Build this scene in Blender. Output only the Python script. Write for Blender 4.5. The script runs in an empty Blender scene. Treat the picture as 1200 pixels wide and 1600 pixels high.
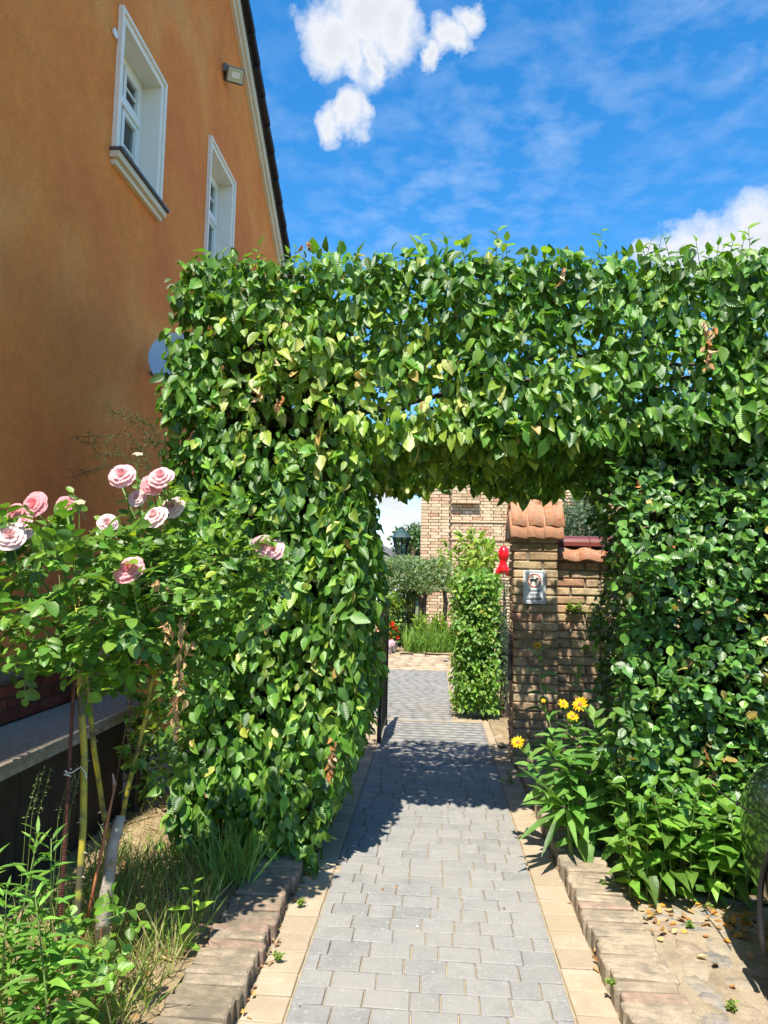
import bpy, bmesh, math, random
import numpy as np
from mathutils import Vector, Matrix, noise
random.seed(7); rng = np.random.default_rng(7)
S = bpy.context.scene; COL = S.collection
rad = math.radians

# ------------------------------------------------------------------ camera
EYE = Vector((0, 0, 1.65)); FPX = 1109.0
_y, _p, _r = rad(4.2), rad(4.85), rad(1.15)
_F = Vector((-math.sin(_y)*math.cos(_p), math.cos(_y)*math.cos(_p), math.sin(_p)))
_R0 = Vector((math.cos(_y), math.sin(_y), 0)); _U0 = _R0.cross(_F)
_R = _R0*math.cos(_r) + _U0*math.sin(_r); _U = _U0*math.cos(_r) - _R0*math.sin(_r)
cd = bpy.data.cameras.new('camera'); cam = bpy.data.objects.new('camera', cd); COL.objects.link(cam)
cd.sensor_fit = 'VERTICAL'; cd.sensor_height = 24.0; cd.lens = 24*FPX/1600
cd.clip_start = 0.05; cd.clip_end = 1000
cam.matrix_world = Matrix(((_R.x, _U.x, -_F.x, EYE.x), (_R.y, _U.y, -_F.y, EYE.y), (_R.z, _U.z, -_F.z, EYE.z), (0, 0, 0, 1)))
S.camera = cam
def ray(x, y): return _F + _R*((x-600)/FPX) - _U*((y-800)/FPX)
def at(x, y, Y): d = ray(x, y); return EYE + d*(Y/d.y)           # point at distance Y along the path
def atX(x, y, X): d = ray(x, y); return EYE + d*(X/d.x)
def atZ(x, y, Z): d = ray(x, y); return EYE + d*((Z-EYE.z)/d.z)

# ------------------------------------------------------------------ light
SUNDIR = Vector((0.065, 0.53, -1.0)).normalized()                   # travel direction of the light
sl = bpy.data.lights.new('sun', 'SUN'); sl.energy = 4.8; sl.angle = rad(0.53); sl.color = (1.0, 0.94, 0.82)
sun = bpy.data.objects.new('sun', sl); COL.objects.link(sun)
sun.rotation_euler = SUNDIR.to_track_quat('-Z', 'Y').to_euler(); sun.location = (-2, -10, 20)
W = bpy.data.worlds.new('World'); S.world = W; W.use_nodes = True
S.view_settings.view_transform = 'Standard'; S.view_settings.look = 'None'
S.view_settings.exposure = 0.92; S.view_settings.gamma = 1.0; S.view_settings.use_curve_mapping = False

def nd(nt, t, ins=None, **props):
    n = nt.nodes.new(t)
    for k, v in props.items(): setattr(n, k, v)
    for k, v in (ins or {}).items():
        s = n.inputs[k]
        if isinstance(v, bpy.types.NodeSocket): nt.links.new(v, s)
        else: s.default_value = v
    return n
def mth(nt, op, a, b=0.0, c=0.0, clamp=False):
    return nd(nt, 'ShaderNodeMath', {0: a, 1: b, 2: c}, operation=op, use_clamp=clamp).outputs[0]
def mixc(nt, f, a, b, mode='MIX'):
    n = nt.nodes.new('ShaderNodeMix'); n.data_type = 'RGBA'; n.blend_type = mode
    for i, v in ((0, f), (6, a), (7, b)):
        if isinstance(v, bpy.types.NodeSocket): nt.links.new(v, n.inputs[i])
        else: n.inputs[i].default_value = v if i == 0 else (tuple(v)+(1,))[:4]
    return n.outputs[2]
def ramp(nt, f, stops, interp='LINEAR'):
    n = nt.nodes.new('ShaderNodeValToRGB'); nt.links.new(f, n.inputs[0]); r = n.color_ramp; r.interpolation = interp
    while len(r.elements) < len(stops): r.elements.new(0.5)
    for e, (p, c) in zip(r.elements, stops):
        e.position = p; e.color = (tuple(c)+(1,))[:4] if hasattr(c, '__len__') else (c, c, c, 1)
    return n.outputs[0]

wt = W.node_tree; wt.nodes.clear()
sky = nd(wt, 'ShaderNodeTexSky', sky_type='NISHITA', sun_disc=False, sun_elevation=rad(61.7), sun_rotation=rad(189.6),
         altitude=50, air_density=1.0, dust_density=0.3, ozone_density=3.0)
hs = nd(wt, 'ShaderNodeHueSaturation', {'Hue': 0.497, 'Saturation': 1.36, 'Value': 0.98, 'Color': sky.outputs[0]})
tc = nd(wt, 'ShaderNodeTexCoord'); gen = tc.outputs['Generated']
sx = nd(wt, 'ShaderNodeSeparateXYZ', {0: gen})
zc = mth(wt, 'MAXIMUM', sx.outputs[2], 0.04)
px_ = mth(wt, 'DIVIDE', sx.outputs[0], zc); py_ = mth(wt, 'DIVIDE', sx.outputs[1], zc)
plane = nd(wt, 'ShaderNodeCombineXYZ', {0: px_, 1: py_, 2: 0.0}).outputs[0]
# high thin mackerel cloud
n1 = nd(wt, 'ShaderNodeTexNoise', {'Vector': plane, 'Scale': 9.0, 'Detail': 9.0, 'Roughness': 0.58, 'Distortion': 0.15}).outputs[0]
n2 = nd(wt, 'ShaderNodeTexNoise', {'Vector': plane, 'Scale': 0.9, 'Detail': 3.0}).outputs[0]
thin = mth(wt, 'MULTIPLY', ramp(wt, n1, [(0.42, 0.0), (0.75, 1.0)]), ramp(wt, n2, [(0.38, 0.12), (0.62, 0.9)]))
# cumulus heaps at their bearings
warp = nd(wt, 'ShaderNodeTexNoise', {'Vector': gen, 'Scale': 9.0, 'Detail': 9.0, 'Roughness': 0.6})
wv = nd(wt, 'ShaderNodeVectorMath', {0: warp.outputs['Color'], 1: (0.5, 0.5, 0.5)}, operation='SUBTRACT').outputs[0]
wv = nd(wt, 'ShaderNodeVectorMath', {0: wv, 'Scale': 0.11}, operation='SCALE').outputs[0]
gw = nd(wt, 'ShaderNodeVectorMath', {0: gen, 1: wv}, operation='ADD').outputs[0]
tot = None
blobs = [(575, 10, 80), (515, 40, 55), (615, 35, 48), (545, 72, 30), (585, 85, 26), (738, 42, 30), (705, 72, 30), (668, 98, 20), (545, 165, 36), (512, 180, 26),
         (572, 160, 20), (1075, 395, 55), (1130, 405, 60), (1190, 380, 55), (1235, 400, 80), (640, 835, 60), (600, 780, 30), (1010, 400, 26)]
for bx_, by_, br in blobs:
    d = ray(bx_, by_).normalized()
    ds = nd(wt, 'ShaderNodeVectorMath', {0: gw, 1: tuple(d)}, operation='DISTANCE').outputs['Value']
    v = mth(wt, 'SUBTRACT', 1.0, mth(wt, 'DIVIDE', ds, br/FPX))
    tot = v if tot is None else mth(wt, 'SMOOTH_MAX', tot, v, 0.15)
n3 = nd(wt, 'ShaderNodeTexNoise', {'Vector': gw, 'Scale': 2.1, 'Detail': 6.0, 'Roughness': 0.55}).outputs[0]
elsewhere = mth(wt, 'MULTIPLY', mth(wt, 'SUBTRACT', n3, 0.62), 6.0)
# the rest of the sky, outside the bearing of the garden, carries the same kind of heaps
back = ramp(wt, mth(wt, 'MULTIPLY_ADD', sx.outputs[1], -0.5, 0.5), [(0.25, 0.0), (0.5, 1.0)])
elsewhere = mth(wt, 'SUBTRACT', elsewhere, mth(wt, 'MULTIPLY', mth(wt, 'SUBTRACT', 1.0, back), 5.0))
tot = mth(wt, 'MAXIMUM', tot, elsewhere)
wsp = nd(wt, 'ShaderNodeTexNoise', {'Vector': gen, 'Scale': 26.0, 'Detail': 9.0, 'Roughness': 0.62}).outputs[0]
tot = mth(wt, 'MULTIPLY_ADD', mth(wt, 'SUBTRACT', wsp, 0.5), 1.1, tot)
heap = ramp(wt, tot, [(-0.0, 0.0), (0.18, 0.45), (0.55, 1.0)], 'LINEAR')
shade = ramp(wt, tot, [(0.1, (3.0, 3.3, 3.6)), (0.4, (3.4, 3.45, 3.55)), (0.9, (2.9, 3.0, 3.2))])
cthin = mixc(wt, mth(wt, 'MULTIPLY', thin, 0.42), hs.outputs[0], (2.6, 3.2, 4.0))
csky = mixc(wt, mth(wt, 'MULTIPLY', heap, 0.96), cthin, shade)
bg = nd(wt, 'ShaderNodeBackground', {'Color': csky, 'Strength': 0.15})
wo = nd(wt, 'ShaderNodeOutputWorld', {'Surface': bg.outputs[0]})

# ------------------------------------------------------------------ object helpers
WM = {}
def link(name, data, parent=None, mw=None, mat=None):
    o = bpy.data.objects.new(name, data); COL.objects.link(o)
    mw = mw if mw is not None else Matrix.Identity(4)
    if parent is not None:
        o.parent = parent; o.matrix_parent_inverse = WM[parent.name].inverted()
    o.matrix_basis = mw; WM[o.name] = mw.copy()
    if mat is not None and data is not None and not data.materials: data.materials.append(mat)
    return o
def tag(o, label=None, cat=None, group=None, kind=None):
    for k, v in (('label', label), ('category', cat), ('group', group), ('kind', kind)):
        if v: o[k] = v
    return o
def thing(name, label, cat, loc, group=None):
    return tag(link(name, None, None, Matrix.Translation(loc)), label, cat, group)
class MB:
    """collects faces for one mesh"""
    def __init__(s): s.v = []; s.f = []; s.m = []; s.cur = 0
    def add(s, vs, fs):
        b = len(s.v); s.v += [tuple(v) for v in vs]; s.f += [tuple(i+b for i in f) for f in fs]; s.m += [s.cur]*len(fs); return s
    def box(s, x0, x1, y0, y1, z0, z1):
        return s.add([(x0,y0,z0),(x1,y0,z0),(x1,y1,z0),(x0,y1,z0),(x0,y0,z1),(x1,y0,z1),(x1,y1,z1),(x0,y1,z1)],
                     [(0,3,2,1),(4,5,6,7),(0,1,5,4),(1,2,6,5),(2,3,7,6),(3,0,4,7)])
    def tube(s, pts, r, n=8, cap=True):
        pts = [Vector(p) for p in pts]; rs = r if hasattr(r, '__len__') else [r]*len(pts)
        vs = []; prev = None
        for i, p in enumerate(pts):
            t = (pts[min(i+1, len(pts)-1)]-pts[max(i-1, 0)]).normalized()
            a = prev if prev else (Vector((1, 0, 0)) if abs(t.x) < .8 else Vector((0, 1, 0)))
            a = (a - t*a.dot(t)).normalized(); prev = a; b = t.cross(a)
            for k in range(n):
                an = 2*math.pi*k/n; vs.append(p + (a*math.cos(an)+b*math.sin(an))*rs[i])
        fs = [(i*n+k, i*n+(k+1) % n, (i+1)*n+(k+1) % n, (i+1)*n+k) for i in range(len(pts)-1) for k in range(n)]
        if cap: fs += [tuple(range(n))[::-1], tuple((len(pts)-1)*n+k for k in range(n))]
        return s.add(vs, fs)
    def lathe(s, prof, c, n=16):
        vs = [(c[0]+r*math.cos(2*math.pi*k/n), c[1]+r*math.sin(2*math.pi*k/n), c[2]+z) for r, z in prof for k in range(n)]
        m = len(prof)
        return s.add(vs, [(i*n+k, i*n+(k+1) % n, (i+1)*n+(k+1) % n, (i+1)*n+k) for i in range(m-1) for k in range(n)])
    def prism(s, poly, axis, a0, a1):
        """poly in the two other axes (order x,y,z without axis), extruded"""
        def P(p, a):
            q = list(p); q.insert(axis, a); return tuple(q)
        n = len(poly)
        return s.add([P(p, a0) for p in poly]+[P(p, a1) for p in poly],
                     [tuple(range(n))[::-1], tuple(range(n, 2*n))]+[(i, (i+1) % n, n+(i+1) % n, n+i) for i in range(n)])
    def mesh(s, name, mats, smooth=False):
        me = bpy.data.meshes.new(name); me.from_pydata(s.v, [], s.f)
        mats = mats if isinstance(mats, (list, tuple)) else [mats]
        for m in mats: me.materials.append(m)
        me.polygons.foreach_set('material_index', s.m)
        bm = bmesh.new(); bm.from_mesh(me); bmesh.ops.recalc_face_normals(bm, faces=bm.faces); bm.to_mesh(me); bm.free()
        if smooth: me.polygons.foreach_set('use_smooth', [True]*len(me.polygons))
        me.update(); return me
    def build(s, name, mats, parent=None, smooth=False, bevel=0, mw=None):
        me = s.mesh(name, mats, smooth)
        if bevel:
            bm = bmesh.new(); bm.from_mesh(me); bmesh.ops.remove_doubles(bm, verts=bm.verts, dist=1e-5)
            bmesh.ops.bevel(bm, geom=[e for e in bm.edges if len(e.link_faces) == 2 and e.calc_face_angle(0) > .5], offset=bevel, segments=2, affect='EDGES', profile=.6)
            bm.to_mesh(me); bm.free()
        return link(name, me, parent, mw)
def boolean_cut(o, cutters):
    for c in cutters:
        m = o.modifiers.new('cut', 'BOOLEAN'); m.object = c; m.operation = 'DIFFERENCE'; m.solver = 'EXACT'; m.material_mode = 'TRANSFER'
    dg = bpy.context.evaluated_depsgraph_get(); dg.update()
    me = bpy.data.meshes.new_from_object(o.evaluated_get(dg)); o.modifiers.clear(); o.data = me
    for c in cutters: bpy.data.objects.remove(c)

# ------------------------------------------------------------------ materials
def newmat(name):
    m = bpy.data.materials.new(name); m.use_nodes = True; nt = m.node_tree; nt.nodes.clear()
    out = nd(nt, 'ShaderNodeOutputMaterial'); b = nd(nt, 'ShaderNodeBsdfPrincipled'); nt.links.new(b.outputs[0], out.inputs[0])
    return m, nt, b, out
def plain(name, c, rough=.6, metal=0, coat=0, var=.12, scale=30, bump=.1, dist=.002):
    m, nt, b, _ = newmat(name)
    t = nd(nt, 'ShaderNodeTexCoord').outputs['Object']
    n = nd(nt, 'ShaderNodeTexNoise', {'Vector': t, 'Scale': scale, 'Detail': 6.0}).outputs[0]
    c0 = [x*(1-var) for x in c]; c1 = [min(1, x*(1+var)) for x in c]
    nt.links.new(ramp(nt, n, [(.3, c0), (.7, c1)]), b.inputs['Base Color'])
    b.inputs['Roughness'].default_value = rough; b.inputs['Metallic'].default_value = metal; b.inputs['Coat Weight'].default_value = coat
    if bump: nt.links.new(nd(nt, 'ShaderNodeBump', {'Height': n, 'Strength': bump, 'Distance': dist*10}).outputs[0], b.inputs['Normal'])
    return m
def pieces(name, stops, src='obj', rough=.85, nscale=25, var=.35, bump=.5, dist=.006, stretch=(1, 1, 1), stain=None, stain_scale=3, speck=None):
    """masonry: one tone per piece, grain and stains over it"""
    m, nt, b, _ = newmat(name)
    if src == 'obj': r = nd(nt, 'ShaderNodeObjectInfo').outputs['Random']
    else: r = nd(nt, 'ShaderNodeAttribute', attribute_name='rnd').outputs['Fac']
    geo = nd(nt, 'ShaderNodeNewGeometry').outputs['Position']
    v = nd(nt, 'ShaderNodeVectorMath', {0: geo, 1: stretch}, operation='MULTIPLY').outputs[0]
    n = nd(nt, 'ShaderNodeTexNoise', {'Vector': v, 'Scale': nscale, 'Detail': 8.0, 'Roughness': .65}).outputs[0]
    fine = nd(nt, 'ShaderNodeTexNoise', {'Vector': v, 'Scale': nscale*6, 'Detail': 4.0, 'Roughness': .7}).outputs[0]
    c = ramp(nt, r, stops)
    g = ramp(nt, n, [(.25, 1-var), (.75, 1+var*.5)])
    c = mixc(nt, 1.0, c, g, 'MULTIPLY')
    c = mixc(nt, 1.0, c, ramp(nt, fine, [(.3, .82), (.7, 1.12)]), 'MULTIPLY')
    if stain:
        s = nd(nt, 'ShaderNodeTexNoise', {'Vector': geo, 'Scale': stain_scale, 'Detail': 7.0, 'Roughness': .7}).outputs[0]
        c = mixc(nt, ramp(nt, s, [(.44, 0.0), (.62, .85)]), c, stain)
    if speck:
        s = nd(nt, 'ShaderNodeTexNoise', {'Vector': geo, 'Scale': nscale*3, 'Detail': 2.0}).outputs[0]
        c = mixc(nt, ramp(nt, s, [(.62, 0.0), (.7, .8)]), c, speck)
    nt.links.new(c, b.inputs['Base Color']); b.inputs['Roughness'].default_value = rough; b.inputs['Specular IOR Level'].default_value = .25 if rough > .5 else .5
    h = mth(nt, 'MULTIPLY_ADD', fine, .35, n)
    nt.links.new(nd(nt, 'ShaderNodeBump', {'Height': h, 'Strength': bump, 'Distance': dist}).outputs[0], b.inputs['Normal'])
    return m
def leafmat(name, rough=.42, trans=.32, veins=9.0, spec=.5, vb=.35, tmul=(1.5, 1.5, .55)):
    m, nt, b, out = newmat(name)
    col = nd(nt, 'ShaderNodeAttribute', attribute_name='Col').outputs['Color']
    uv = nd(nt, 'ShaderNodeUVMap').outputs[0]; s = nd(nt, 'ShaderNodeSeparateXYZ', {0: uv})
    au = mth(nt, 'ABSOLUTE', mth(nt, 'MULTIPLY_ADD', s.outputs[0], 2.0, -1.0))
    ph = mth(nt, 'MULTIPLY_ADD', au, -1.6, mth(nt, 'MULTIPLY', s.outputs[1], veins))
    w = mth(nt, 'SINE', mth(nt, 'MULTIPLY', ph, 2*math.pi))
    mid = ramp(nt, au, [(.0, 1.0), (.09, 0.0)])
    geo = nd(nt, 'ShaderNodeNewGeometry').outputs['Position']
    bl = nd(nt, 'ShaderNodeTexNoise', {'Vector': geo, 'Scale': 30.0, 'Detail': 3.0}).outputs[0]
    c = mixc(nt, 1.0, col, ramp(nt, bl, [(.3, .8), (.7, 1.2)]), 'MULTIPLY')
    c = mixc(nt, mth(nt, 'MULTIPLY', mid, .4), c, (.22, .3, .08))
    c = mixc(nt, mth(nt, 'MULTIPLY', ramp(nt, w, [(.6, 0.0), (1.0, 1.0)]), .09), c, (.2, .3, .07))
    nt.links.new(c, b.inputs['Base Color']); b.inputs['Roughness'].default_value = rough
    b.inputs['Specular IOR Level'].default_value = spec
    nt.links.new(nd(nt, 'ShaderNodeBump', {'Height': w, 'Strength': vb, 'Distance': .0007}).outputs[0], b.inputs['Normal'])
    tr = nd(nt, 'ShaderNodeBsdfTranslucent', {'Color': mixc(nt, 1.0, c, tmul, 'MULTIPLY')})
    mx = nd(nt, 'ShaderNodeMixShader', {0: trans, 1: b.outputs[0], 2: tr.outputs[0]})
    nt.links.new(mx.outputs[0], out.inputs[0]); return m

M = {}
M['hornbeam'] = leafmat('hornbeam_leaf', .38, .34, 9, .6, .6)
M['beech'] = leafmat('beech_leaf', .33, .28, 7, .75, .6)
M['rose_leaf'] = leafmat('rose_leaf', .36, .36, 7, .55, .3)
M['herb'] = leafmat('herb_leaf', .45, .38, 5, .4, .25)
M['grass'] = leafmat('grass_blade', .5, .35, 1, .3, 0)
M['petal'] = leafmat('petal', .6, .35, 1, .2, 0, (1.05, 1, 1))
M['dry'] = leafmat('dry_leaf', .7, .2, 6, .2, .5, (1, .9, .6))
M['bark'] = plain('bark', (.09, .065, .045), .9, var=.4, scale=40, bump=.8)
M['twig'] = plain('twig', (.075, .05, .03), .85, var=.4, scale=60, bump=.3)
M['green_stem'] = plain('green_stem', (.13, .2, .04), .5, var=.3, scale=20, bump=.1)
M['white'] = plain('white_paint', (.8, .73, .64), .5, var=.03, scale=8, bump=.03)
M['frame_white'] = plain('frame_white', (.78, .78, .76), .3, var=.03, scale=8, bump=0)
M['cream'] = plain('cream_paint', (.66, .56, .42), .6, var=.08, scale=4, bump=.05)
M['slate'] = plain('slate_sill', (.07, .07, .08), .5, var=.2, bump=.2)
M['dark_tile'] = pieces('dark_tile', [(0, (.018, .014, .016)), (1, (.04, .03, .034))], rough=.6, bump=.3)
M['dark_roof'] = plain('dark_roof', (.03, .025, .028), .7)
M['iron'] = plain('black_iron', (.012, .013, .015), .45, bump=.1)
M['gunmetal'] = plain('grey_metal', (.18, .18, .19), .45, metal=.3, bump=.05)
M['rust'] = plain('rusty_steel', (.13, .045, .028), .85, var=.45, scale=60, bump=.5)
M['lamp_green'] = plain('lantern_green', (.03, .07, .075), .4, bump=.02)
M['red'] = plain('red_vinyl', (.75, .012, .02), .22, coat=.5, var=.04, scale=6, bump=.03)
M['print_red'] = plain('print_red', (.55, .06, .04), .5, bump=0)
M['print_black'] = plain('print_black', (.03, .03, .035), .5, bump=0)
M['sign'] = plain('sign_enamel', (.72, .77, .8), .35, var=.05, scale=12, bump=.02)
M['dish'] = plain('dish_metal', (.42, .48, .55), .4, var=.05, scale=4, bump=0)
M['pot'] = plain('clay_pot', (.33, .26, .24), .8, var=.2, scale=20, bump=.3)
M['terracotta_post'] = plain('terracotta', (.6, .32, .2), .8, var=.12, bump=.2)
M['tyre'] = plain('tyre_rubber', (.018, .018, .018), .85, scale=80, bump=.3)
M['rim'] = plain('alloy', (.5, .5, .52), .3, metal=.9, bump=0)
M['plastic'] = plain('black_plastic', (.02, .02, .022), .6, scale=150, bump=.2)
M['deadwood'] = plain('weathered_wood', (.36, .31, .25), .85, var=.35, scale=18, bump=.8)
M['cane'] = plain('orange_cane', (.42, .15, .06), .6, var=.3, scale=30, bump=.2)
M['core'] = plain('hedge_twigs', (.03, .03, .018), .9, var=.5, scale=25, bump=.5)
def carpaint():
    m, nt, b, _ = newmat('black_car_paint'); b.inputs['Base Color'].default_value = (.006, .009, .008, 1)
    b.inputs['Roughness'].default_value = .25; b.inputs['Coat Weight'].default_value = 1; b.inputs['Coat Roughness'].default_value = .03
    b.inputs['Metallic'].default_value = 0; return m
M['car'] = carpaint()
def glassmat(name, c=(.02, .025, .03), r=.04):
    m, nt, b, _ = newmat(name); b.inputs['Base Color'].default_value = c+(1,); b.inputs['Roughness'].default_value = r
    b.inputs['Specular IOR Level'].default_value = .8; return m
M['glass'] = glassmat('window_glass', (.09, .11, .12)); m, nt, b, out = newmat('clear_glass'); fr = nd(nt, 'ShaderNodeFresnel', {'IOR': 1.5}).outputs[0]
gl_ = nd(nt, 'ShaderNodeBsdfGlossy', {'Color': (1, 1, 1, 1), 'Roughness': .02}); tr_ = nd(nt, 'ShaderNodeBsdfTransparent', {'Color': (.75, .8, .8, 1)})
nt.links.new(nd(nt, 'ShaderNodeMixShader', {0: fr, 1: tr_.outputs[0], 2: gl_.outputs[0]}).outputs[0], out.inputs[0]); M['clear'] = m
M['lens'] = glassmat('lamp_lens', (.5, .5, .35), .2)
def curtain():
    m, nt, b, _ = newmat('lace'); t = nd(nt, 'ShaderNodeTexCoord').outputs['Object']
    w = nd(nt, 'ShaderNodeTexWave', {'Vector': t, 'Scale': 14.0, 'Distortion': 1.5}, bands_direction='Y').outputs['Fac']
    nt.links.new(ramp(nt, w, [(0, (.25, .27, .28)), (1, (.6, .63, .62))]), b.inputs['Base Color']); return m
M['lace'] = curtain()
def plaster():
    m, nt, b, _ = newmat('orange_plaster')
    t = nd(nt, 'ShaderNodeNewGeometry').outputs['Position']
    big = nd(nt, 'ShaderNodeTexNoise', {'Vector': t, 'Scale': .7, 'Detail': 4.0, 'Distortion': .8}).outputs[0]
    mid = nd(nt, 'ShaderNodeTexNoise', {'Vector': t, 'Scale': 7.0, 'Detail': 8.0, 'Roughness': .65, 'Distortion': .4}).outputs[0]
    sv = nd(nt, 'ShaderNodeVectorMath', {0: t, 1: (1, 1.15, .9)}, operation='MULTIPLY').outputs[0]
    fine = nd(nt, 'ShaderNodeTexNoise', {'Vector': sv, 'Scale': 38.0, 'Detail': 8.0, 'Roughness': .68, 'Distortion': 1.2}).outputs[0]
    c = ramp(nt, big, [(.32, (.84, .22, .045)), (.5, (.93, .28, .05)), (.68, (.94, .36, .09))])
    c = mixc(nt, 1.0, c, ramp(nt, mid, [(.3, .88), (.7, 1.06)]), 'MULTIPLY')
    c = mixc(nt, 1.0, c, ramp(nt, fine, [(.3, .86), (.7, 1.08)]), 'MULTIPLY')
    nt.links.new(c, b.inputs['Base Color']); b.inputs['Roughness'].default_value = .92
    h = mth(nt, 'MULTIPLY_ADD', mid, .6, fine)
    nt.links.new(nd(nt, 'ShaderNodeBump', {'Height': h, 'Strength': 1.0, 'Distance': .018}).outputs[0], b.inputs['Normal']); return m
M['plaster'] = plaster()
def groundmat(name, cols, scale=2.0, bump=.6, dist=.02, straw=None):
    m, nt, b, _ = newmat(name); t = nd(nt, 'ShaderNodeNewGeometry').outputs['Position']
    n = nd(nt, 'ShaderNodeTexNoise', {'Vector': t, 'Scale': scale, 'Detail': 10.0, 'Roughness': .7}).outputs[0]
    f = nd(nt, 'ShaderNodeTexNoise', {'Vector': t, 'Scale': scale*25, 'Detail': 6.0, 'Roughness': .75}).outputs[0]
    k = len(cols)-1
    c = ramp(nt, n, [(.3+.4*i/k, x) for i, x in enumerate(cols)])
    c = mixc(nt, 1.0, c, ramp(nt, f, [(.3, .65), (.7, 1.25)]), 'MULTIPLY')
    if straw:
        v = nd(nt, 'ShaderNodeTexVoronoi', {'Vector': t, 'Scale': 60.0}).outputs['Distance']
        c = mixc(nt, ramp(nt, v, [(.1, .8), (.25, 0.0)]), c, straw)
    nt.links.new(c, b.inputs['Base Color']); b.inputs['Roughness'].default_value = .95
    nt.links.new(nd(nt, 'ShaderNodeBump', {'Height': mth(nt, 'MULTIPLY_ADD', f, .5, n), 'Strength': bump, 'Distance': dist}).outputs[0], b.inputs['Normal']); return m
M['soil'] = groundmat('soil', [(.12, .085, .05), (.3, .22, .12), (.42, .32, .19)], 3, straw=(.5, .4, .22))
M['lawn'] = groundmat('far_ground', [(.05, .08, .02), (.12, .14, .05), (.2, .17, .1)], .5)
M['sand'] = groundmat('joint_sand', [(.3, .23, .14), (.42, .34, .22)], 8, .3, .004)
M['drive_sand'] = groundmat('driveway_sand', [(.22, .17, .11), (.4, .32, .22), (.46, .38, .27)], 6, .9, .015)
M['mortar'] = groundmat('mortar', [(.2, .17, .13), (.34, .3, .24)], 10, .5, .006)
M['dark_mortar'] = groundmat('old_mortar', [(.09, .075, .055), (.17, .14, .1)], 10, .5, .006)
GREY = [(0, (.235, .23, .222)), (.5, (.268, .262, .25)), (1, (.295, .286, .27))]
TAN = [(0, (.36, .285, .2)), (.5, (.42, .34, .24)), (1, (.45, .37, .27))]
M['paver'] = pieces('grey_paver', GREY, 'obj', .85, 14, .18, .35, .004, stain=(.285, .27, .245), stain_scale=2.3, speck=(.34, .33, .3))
M['paver_far'] = pieces('grey_paver_far', GREY, 'attr', .85, 14, .18, .35, .004, stain=(.285, .27, .245), stain_scale=2.3, speck=(.34, .33, .3))
M['border'] = pieces('tan_paver', TAN, 'obj', .85, 14, .15, .3, .004, stain=(.34, .27, .18), stain_scale=4)
M['border_far'] = pieces('tan_paver_far', TAN, 'attr', .85, 14, .15, .3, .004, stain=(.34, .27, .18), stain_scale=4)
OLD = [(0, (.34, .27, .19)), (.35, (.41, .33, .235)), (.7, (.45, .37, .27)), (.9, (.4, .29, .21)), (1, (.44, .29, .22))]
M['edge_brick'] = pieces('worn_edging_brick', OLD, 'obj', .92, 20, .4, .8, .008, (1, 1.8, 1.2), stain=(.2, .17, .13), stain_scale=7)
YEL = [(0, (.42, .27, .15)), (.25, (.52, .39, .22)), (.5, (.58, .45, .28)), (.75, (.54, .34, .2)), (.92, (.62, .5, .33)), (1, (.44, .2, .12))]
M['brick'] = pieces('yellow_brick', YEL, 'obj', .9, 20, .3, .7, .01, stain=(.2, .14, .09), stain_scale=7)
PALE = [(0, (.52, .36, .22)), (.3, (.62, .48, .31)), (.6, (.72, .56, .38)), (.85, (.64, .44, .29)), (1, (.54, .3, .19))]
M['pale_brick'] = pieces('pale_brick', PALE, 'obj', .9, 12, .25, .5, .01)
M['pale_brick_far'] = pieces('pale_brick_far', PALE, 'attr', .9, 12, .25, .5, .01)
M['red_brick'] = pieces('red_plinth_brick', [(0, (.16, .04, .025)), (1, (.28, .075, .045))], 'obj', .8, 20, .3, .5, .008)
M['cobble'] = pieces('cobble', [(0, (.2, .2, .2)), (.35, (.3, .28, .245)), (.75, (.4, .34, .26)), (.9, (.37, .25, .19)), (1, (.31, .3, .29))], 'obj', .92, 22, .45, 1.0, .015, stain=(.44, .36, .255), stain_scale=14)
M['clay_tile'] = pieces('clay_tile', [(0, (.42, .17, .09)), (.5, (.52, .24, .13)), (1, (.48, .22, .13))], 'obj', .95, 26, .4, .5, .005, stain=(.36, .24, .17), stain_scale=22, speck=(.12, .09, .06))
M['clay_tile_far'] = pieces('clay_tile_far', [(0, (.42, .19, .11)), (1, (.52, .26, .16))], 'attr', .9, 22, .3, .4, .008)
M['glazed'] = pieces('glazed_tile', [(0, (.14, .03, .025)), (1, (.2, .05, .04))], 'obj', .3, 10, .15, .1, .003)
M['stone_slab'] = plain('stone_slab', (.3, .25, .2), .8, var=.3, scale=40, bump=.6)
M['dark_wood'] = plain('dark_boards', (.035, .027, .02), .8, var=.4, scale=10, bump=.4)
M['facade'] = plain('white_render', (.75, .75, .73), .8, var=.05, scale=3)
M['grey_roof'] = plain('grey_roof', (.18, .17, .18), .8)
def rosestem():
    m, nt, b, _ = newmat('rose_cane'); t = nd(nt, 'ShaderNodeNewGeometry').outputs['Position']
    n = nd(nt, 'ShaderNodeTexNoise', {'Vector': t, 'Scale': 14.0, 'Detail': 5.0}).outputs[0]
    nt.links.new(ramp(nt, n, [(.4, (.5, .4, .04)), (.52, (.3, .28, .05)), (.6, (.1, .09, .05))]), b.inputs['Base Color'])
    b.inputs['Roughness'].default_value = .55; return m
M['rose_cane'] = rosestem()

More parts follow.
